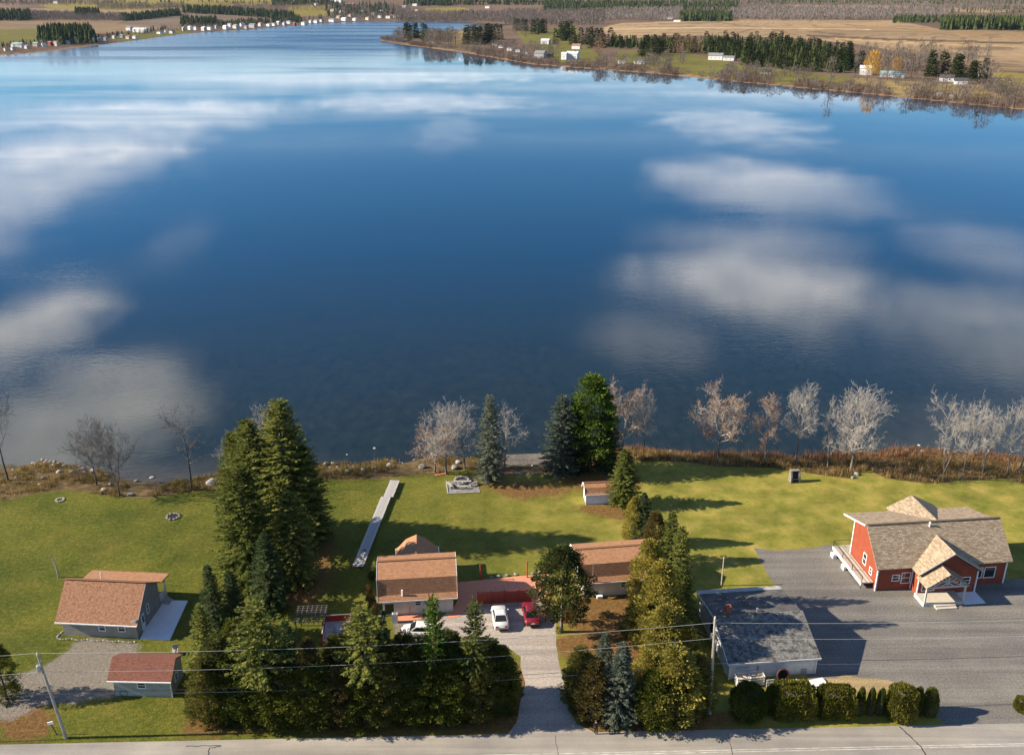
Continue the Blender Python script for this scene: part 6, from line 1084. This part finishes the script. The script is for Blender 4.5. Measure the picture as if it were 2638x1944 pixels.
shore = [(12, 132, 14, 8), (30, 130, 14, 7), (66, 126, 14, 7), (108, 121, 16, 9), (128, 118, 14, 9), (142, 119, 16, 10), (170, 115, 16, 8), (232, 108, 24, 10), (255, 107, 14, 7), (270, 106, 14, 8), (328, 101, 13, 6), (345, 100, 12, 6), (440, 87, 16, 7), (487, 77, 13, 10), (502, 78, 10, 8), (522, 80, 12, 8), (538, 78, 16, 10), (578, 76, 12, 9), (604, 74, 20, 9), (632, 75, 10, 6), (648, 72, 22, 8), (690, 69, 14, 6), (702, 67, 14, 6), (730, 66, 14, 7), (757, 66, 10, 6), (780, 65, 14, 6), (812, 60, 12, 7)]
for i, (u, v, w, h) in enumerate(shore): farhouse(u, v, w, h, '%s white house from the left along the far left shore' % od(i), wall=[m_white, m_beige, m_beige, m_greyw, m_redw][rnd.choice([0, 0, 0, 1, 2, 3, 3, 4])], roof=m_farroof[rnd.choice([0, 0, 1, 2, 4])], group='houses along the far left shore', ang=rnd.uniform(-.95, -.45), wins=1)
shore_extra = [(52, 123, 14, 8), (90, 120, 14, 8), (155, 112, 14, 9), (190, 108, 12, 12), (218, 106, 12, 7), (292, 100, 14, 7), (312, 98, 12, 7), (408, 88, 14, 6), (425, 84, 12, 6), (470, 80, 12, 8), (555, 74, 14, 7), (590, 70, 12, 8), (620, 68, 14, 7), (668, 68, 14, 7), (715, 64, 12, 7), (742, 62, 12, 6), (798, 60, 12, 6), (826, 57, 12, 7)]
for i, (u, v, w, h) in enumerate(shore_extra): farhouse(u, v, w, h, '%s from the left of the houses set back behind the far left shore' % od(i), wall=[m_white, m_beige, m_greyw, m_white][i % 4], roof=m_farroof[(i * 3) % 5], group='houses set back from the far left shore', ang=rnd.uniform(-1.1, -.3), wins=1)
town = [(853, 57, 16, 9), (870, 48, 14, 8), (884, 54, 20, 9), (903, 44, 20, 7), (912, 54, 18, 7), (878, 34, 12, 8), (857, 30, 14, 9), (980, 34, 14, 7), (977, 47, 12, 8), (998, 48, 22, 9), (1012, 46, 20, 8), (1028, 45, 12, 6), (1072, 32, 8, 6), (1075, 44, 14, 6), (810, 14, 18, 5), (945, 52, 16, 6), (960, 40, 12, 6), (930, 32, 12, 6), (1040, 22, 10, 6), (1100, 44, 12, 5)]
for i, (u, v, w, h) in enumerate(sorted(town)): farhouse(u, v, w, h, '%s white house from the left in the far village at the lake head' % od(i), wall=[m_white, m_white, m_beige][rnd.randrange(3)], roof=m_farroof[rnd.choice([0, 1, 2, 4])], group='houses of the far village', ang=rnd.uniform(-1.0, -.4), wins=1)

# ---------------------------------------------------------------- far shore: trees
def lowcon(seed, mat=m_farspr, h=14, r=3.0, lf=1.25, step=1.05, nb=7): p = conifer(seed, h, r, mat, m_barkd, cb=.04, step=step, nb=nb, lf=lf, prof=lambda t: (1 - t) ** .75); return p[1]
def lowbare(seed, h=12, r=3.6, mat=m_farbare, n=230, cb=.12):
    rnd = random.Random(seed); lv = Leaves(); s = MB(); s.tube([(0, 0, -.3), (.1, 0, h * .4), (0, .1, h * .7)], [.26, .2, .1], 5, cap=False)
    for i in range(n):
        t = rnd.random(); a = rnd.uniform(0, 6.28); z = h * (cb + (1 - cb) * t * .8); rr = r * math.sin(math.pi * min(1, .2 + .72 * t)) * rnd.random() ** .5; p = Vector((rr * math.cos(a), rr * math.sin(a), z)); d = Vector((math.cos(a) * .7, math.sin(a) * .7, 1)) + rv(rnd) * .5; lv.quad(p, d, rv(rnd), rnd.uniform(1.2, 2.4), .17)
    v = lv.v + s.v; k = len(lv.v); return mesh('far_bare_tree', v, [(4 * i, 4 * i + 1, 4 * i + 2, 4 * i + 3) for i in range(lv.n)] + [tuple(j + k for j in f) for f in s.f], mat)
LC = [lowcon(60 + i) for i in range(4)]; LB = [lowbare(70 + i) for i in range(4)]; LT = [lowbare(80, mat=m_fartan, n=340), lowbare(81, mat=m_fartan, n=340)]; LG = [lowbare(85, mat=m_gold, n=700, r=3.4), lowbare(86, mat=m_gold, n=600, h=9, r=4)]; LS = [lowbare(88 + i, h=4.5, r=3.0, n=150, cb=.0) for i in range(2)]; LW = [lowbare(94, h=16, r=2.6, n=200)]
def fartree(meshes, u, v, hpx, lab, name, group, h0=14, wide=1.0, cat='tree'):
    b = GF(u, v)
    if b is None: return False
    k = ppm(b[1], b[2]); s = min(hpx * (1.18 if h0 > 5 else 1) / k, 27) / h0; o = link(name, rnd.choice(meshes), None, (b[0], b[1], b[2] - .15)); o.scale = (s * wide * rnd.uniform(.85, 1.15), s * wide * rnd.uniform(.85, 1.15), s); o.rotation_euler = (0, 0, rnd.uniform(0, 6.28)); tag(o, lab, cat, group); return True
def scatter(poly, n, hp, meshes, lab, name, group, h0=14, wide=1.0, cat='tree'):
    us = [p[0] for p in poly]; vs = [p[1] for p in poly]; k = 0; tries = 0
    while k < n and tries < n * 8:
        tries += 1; u = rnd.uniform(min(us), max(us)); v = rnd.uniform(min(vs), max(vs))
        if inpoly(np.array([u]), np.array([v]), poly)[0] and fartree(meshes, u, v, hp * rnd.uniform(.75, 1.15), lab, name, group, h0, wide, cat): k += 1
B4 = lambda a, b, c, d: [(a, c), (b, c), (b, d), (a, d)]
sc = lambda *a, **k: scatter(*a, **k)
# plantation and spruce clumps of the peninsula
sc([(1803, 116), (2010, 116), (2190, 138), (2205, 192), (2060, 186), (1955, 176), (1895, 160), (1803, 142)], 170, 27, LC, 'dark spruce in the dense plantation on the far shore', 'spruce_tree', 'spruces of the far plantation', wide=1.25)
for poly, n, hp, lab in [(B4(1040, 1097, 92, 110), 12, 44, 'dark spruce near the tip of the peninsula'), (B4(1193, 1240, 105, 118), 8, 40, 'dark spruce in the second clump from the peninsula tip'), (B4(1240, 1296, 98, 114), 12, 42, 'dark spruce in the third clump from the peninsula tip'), (B4(1327, 1415, 78, 90), 14, 30, 'dark spruce behind the peninsula campers'), (B4(1415, 1500, 92, 116), 10, 34, 'broad dark spruce behind the big white peninsula house'), (B4(1512, 1575, 112, 134), 9, 38, 'dark spruce right of the big white peninsula house'), (B4(1575, 1760, 112, 126), 30, 22, 'dark spruce in the long shelterbelt on the far shore'), (B4(1640, 1700, 134, 148), 9, 34, 'dark spruce left of the rusty far trees'), (B4(1700, 1810, 126, 138), 9, 30, 'dark spruce behind the rusty far trees'), (B4(2148, 2225, 170, 188), 9, 38, 'dark spruce beside the golden far tree'), (B4(2385, 2535, 190, 216), 17, 44, 'dark spruce behind the rightmost far houses')]: sc(poly, n, hp, LC, lab, 'spruce_tree', 'spruces on the far shore', wide=1.35)
for u, v, h, lab in [(1448, 92, 40, 'large dome shaped dark tree on the peninsula, left of two'), (1468, 90, 42, 'large dome shaped dark tree on the peninsula, right of two'), (1922, 168, 46, 'rounded dark tree right of the white ranch house')]: fartree(LC, u, v, h, lab, 'spruce_tree', 'spruces on the far shore', wide=1.5)
for u, v, h, lab, ms, wd in [(1540, 145, 52, 'bare tree with yellow tint beside the big white peninsula house', LT, 1.0), (2244, 202, 80, 'tall golden tree before the white far house', LG[:1], .9), (2310, 182, 40, 'round golden tree on the far shore', LG[1:], .8), (2541, 232, 72, 'large spreading bare tree at the right of the far shore', LB, 1.3), (2138, 222, 52, 'pale slender bare tree on the far waterline', LW, 1.0), (1744, 138, 40, 'rusty tree left of the far ranch house, first of three', LT, 1.0), (1772, 138, 40, 'rusty tree left of the far ranch house, second of three', LT, 1.0), (1798, 138, 38, 'rusty tree left of the far ranch house, third of three', LT, 1.0), (1330, 90, 30, 'round bare tree beside the peninsula road', LB, 1.2), (1355, 96, 30, 'round greyish bare tree left of the pale grey peninsula house', LB, 1.3), (2345, 205, 80, 'tall bare tree right of the teal roofed garage', LB, 1.1), (2285, 208, 56, 'bare tree before the teal roofed garage', LB, .9)]: fartree(ms, u, v, h, lab, 'bare_tree' if ms is not LG else 'golden_tree', 'bare trees on the far shore', 12, wd)
for poly, n, hp, ms, lab, wd in [(B4(1015, 1060, 96, 112), 12, 28, LB, 'bare grey tree at the tip of the peninsula', 1.2), (B4(1095, 1175, 104, 120), 26, 34, LB, 'bare grey tree between the first peninsula spruce clumps', 1.2), (B4(1180, 1330, 122, 140), 26, 22, LB, 'bare grey tree around the peninsula campers', 1.2), (B4(1330, 1440, 125, 150), 22, 22, LB, 'bare grey tree around the gabled peninsula cottage', 1.1), (B4(1540, 1760, 158, 184), 40, 25, LB, 'bare grey tree along the far shore before the trailers', 1.2), (B4(1830, 2090, 188, 214), 44, 27, LB, 'bare grey tree along the far shore below the plantation', 1.2), (B4(2090, 2330, 206, 236), 24, 24, LB, 'bare grey tree along the far shore below the golden tree', 1.2), (B4(2330, 2640, 224, 262), 50, 31, LB, 'bare grey tree along the right end of the far shore', 1.3), (B4(2200, 2540, 158, 186), 60, 46, LW + LB, 'thin pale bare tree in the strip behind the right far houses', .7), (B4(2560, 2680, 235, 268), 14, 24, LB, 'bare grey tree at the right margin of the far shore', 1.3)]: sc(poly, n, hp, ms, lab, 'bare_tree', 'bare trees on the far shore', 12, wd)
def shoreline_scrub():
    k = 0
    pts = fs_px[21:34]
    while k < 110:
        i = rnd.randrange(len(pts) - 1); t = rnd.random(); u = pts[i][0] + (pts[i + 1][0] - pts[i][0]) * t; v = pts[i][1] + (pts[i + 1][1] - pts[i][1]) * t - rnd.uniform(2.5, 11)
        if fartree(LS, u, v, rnd.uniform(8, 13), 'low bare bush fringing the far waterline', 'bush', 'bushes along the far waterline', 4.5, 1.4, 'bush'): k += 1
        else: k += .2
shoreline_scrub()
def far_brush():                                           # leafless brush fringing the far shore, one continuous band
    rd = np.random.default_rng(8); V = []; n = 0; seg = fs_px[21:35]
    while n < 3400:
        i = rd.integers(len(seg) - 1); t = rd.random(); u = seg[i][0] + (seg[i + 1][0] - seg[i][0]) * t; v = seg[i][1] + (seg[i + 1][1] - seg[i][1]) * t - 1.5 - rd.random() ** 1.4 * (8 + 10 * (u > 1250)); n += 1
        if 1440 < u < 1470 or (1775 < u < 1825): continue
        if vnoise(np.array([u]), np.array([0.]), 60, 4, 2)[0] < .36: continue
        b = GF(u, v)
        if b is None: continue
        for k in range(16): a = rd.uniform(0, 6.28); L = rd.uniform(1.8, 5.2); r = rd.uniform(0, 2.6); x, y = b[0] + r * math.cos(a), b[1] + r * math.sin(a); w = .11; q = rd.uniform(0, 6.28); V += [(x - w * math.cos(q), y - w * math.sin(q), b[2] - .2), (x + w * math.cos(q), y + w * math.sin(q), b[2] - .2), (x + rd.uniform(-.8, .8), y + rd.uniform(-.8, .8), b[2] + L)]
    tag(link('brush', mesh('brush', V, [(3 * i, 3 * i + 1, 3 * i + 2) for i in range(len(V) // 3)], leaf('far_brush_twigs', [(.09, .06, .045), (.16, .115, .09), (.24, .19, .155)], .1, .05))), 'grey brown leafless brush fringing the far shore', None, None, 'stuff')
far_brush()
# woods that read as one mass: merged little trees
def woods(name, lab, polys, kind, seed):
    rd = np.random.default_rng(seed); V = []; Fc = []; off = 0
    def tri(kind, h):
        vs = []; fs = []
        if kind == 'c':
            r = h * rd.uniform(.17, .25)
            for lev in range(3):
                z0 = h * (.05 + .28 * lev); z1 = h * (.5 + .25 * lev); rr = r * (1 - .27 * lev); b = len(vs); a0 = rd.uniform(0, 6)
                for j in range(6): a = a0 + j * 1.047; k = rd.uniform(.75, 1.2); vs.append((rr * k * math.cos(a), rr * k * math.sin(a), z0 + rd.uniform(-.04, .04) * h))
                vs.append((0, 0, z1)); fs += [(b + j, b + (j + 1) % 6, b + 6) for j in range(6)]
        else:
            for j in range(20):
                a = rd.uniform(0, 6.28); t = rd.random(); rr = h * .30 * math.sin(math.pi * (.2 + .7 * t)) * math.sqrt(rd.random()); z = h * (.1 + .62 * t); L = h * rd.uniform(.16, .30); w = h * .022; b = len(vs); dx, dy = math.cos(a), math.sin(a)
                vs += [(rr * dx - w * dy, rr * dy + w * dx, z), (rr * dx + w * dy, rr * dy - w * dx, z), (rr * dx * 1.35, rr * dy * 1.35, z + L)]; fs.append((b, b + 1, b + 2))
            b = len(vs); w = h * .012; vs += [(-w, 0, 0), (w, 0, 0), (0, 0, h * .7)]; fs.append((b, b + 1, b + 2))
        return np.array(vs), fs
    for poly, n, hp in polys:
        us = [p[0] for p in poly]; vv = [p[1] for p in poly]; 
        got = 0
        for _ in range(n * 10):
            if got >= n: break
            u = rd.uniform(min(us), max(us)); v = rd.uniform(min(vv), max(vv))
            if not inpoly(np.array([u]), np.array([v]), poly)[0]: continue
            b = GF(u, v)
            got += 1
            if b is None: continue
            h = np.clip(hp * rd.uniform(.75, 1.2) / ppm(b[1], b[2]), 5, 26); vs, fs = tri(kind, h); V.append(vs + np.array(b)); Fc += [tuple(i + off for i in f) for f in fs]; off += len(vs)
    if V: tag(link(name, mesh(name, np.concatenate(V).tolist(), Fc, m_farspr if kind == 'c' else m_farbare)), lab, None, None, 'stuff')
woods('plantation_infill', 'dense inner rows of the far spruce plantation', [([(1803, 114), (2010, 114), (2190, 136), (2205, 190), (2060, 184), (1955, 174), (1895, 158), (1803, 140)], 330, 25), (B4(1575, 1760, 110, 124), 90, 20), (B4(1760, 1830, 118, 136), 50, 24)], 'c', 9)
woods('conifer_woods', 'dark conifer woods of the far left shore and village', [([(94, 100), (120, 88), (235, 88), (250, 112), (130, 116)], 234, 34), (B4(195, 258, 36, 46), 162, 22), (B4(-40, 80, 40, 54), 198, 22), ([(300, 50), (465, 34), (465, 40), (330, 56)], 306, 16), ([(470, 26), (600, 30), (760, 44), (740, 52), (600, 40), (470, 34)], 420, 20), (B4(466, 560, 58, 65), 162, 18), ([(560, 64), (700, 55), (760, 57), (640, 66), (560, 69)], 198, 13), ([(0, 126), (240, 104), (480, 75), (840, 51), (840, 47), (480, 70), (240, 98), (0, 118)], 150, 14), (B4(840, 1020, 22, 46), 60, 15), (B4(745, 770, 46, 60), 36, 14), (B4(700, 860, 2, 14), 234, 12), (B4(860, 1000, 14, 40), 81, 16), (B4(1080, 1160, 6, 16), 162, 14), (B4(0, 700, -4, 10), 252, 9), (B4(-600, -20, 60, 120), 468, 26), (B4(1040, 1500, 2, 14), 468, 12), (B4(1180, 1220, 34, 42), 54, 10)], 'c', 1)
woods('bare_woods', 'grey bare woods of the far left shore and lake head', [(B4(80, 200, 38, 54), 468, 14), (B4(200, 330, 42, 56), 432, 14), (B4(0, 320, 6, 16), 468, 10), (B4(250, 480, 14, 26), 432, 12), (B4(1020, 1340, 38, 58), 1260, 15), (B4(1300, 1560, 34, 66), 1116, 20), (B4(860, 1060, 18, 54), 360, 13), (B4(560, 860, 10, 30), 360, 10), (B4(-600, 0, 20, 70), 540, 16), ([(0, 132), (240, 108), (480, 78), (840, 54), (840, 48), (480, 70), (240, 98), (0, 122)], 420, 13), (B4(840, 1060, 24, 50), 200, 13)], 'd', 2)
woods('conifer_woods', 'dark conifer woods behind the tan fields on the right', [(B4(1750, 1885, 46, 56), 270, 22), (B4(1400, 1900, 14, 28), 936, 15), (B4(2424, 2760, 64, 78), 594, 30), (B4(2300, 2440, 52, 60), 162, 16), (B4(1500, 2700, 0, 12), 936, 10), (B4(2100, 2640, 20, 36), 216, 10), (B4(2640, 3300, 60, 120), 360, 30)], 'c', 3)
woods('bare_woods', 'grey bare woods behind the tan fields on the right', [(B4(1560, 1760, 30, 54), 936, 17), (B4(1880, 2440, 34, 54), 1980, 18), (B4(1700, 2700, 6, 34), 1620, 12), (B4(2640, 3300, 40, 90), 360, 20), (B4(1880, 2300, 26, 36), 540, 14)], 'd', 4)

# ---------------------------------------------------------------- air
def haze():
    m, N, L, nd = newmat('haze_air'); v = nd('ShaderNodeVolumePrincipled', ins={'Color': (.66, .82, 1.0, 1), 'Density': .00001, 'Anisotropy': .1}); o = nd('ShaderNodeOutputMaterial'); L.new(v.outputs[0], o.inputs['Volume'])
    tag(MB().box(-70000, 70000, -4000, 34000, -21, 420).build('haze', m), 'thin pale air over the lake and far hills', None, None, 'stuff')
haze()
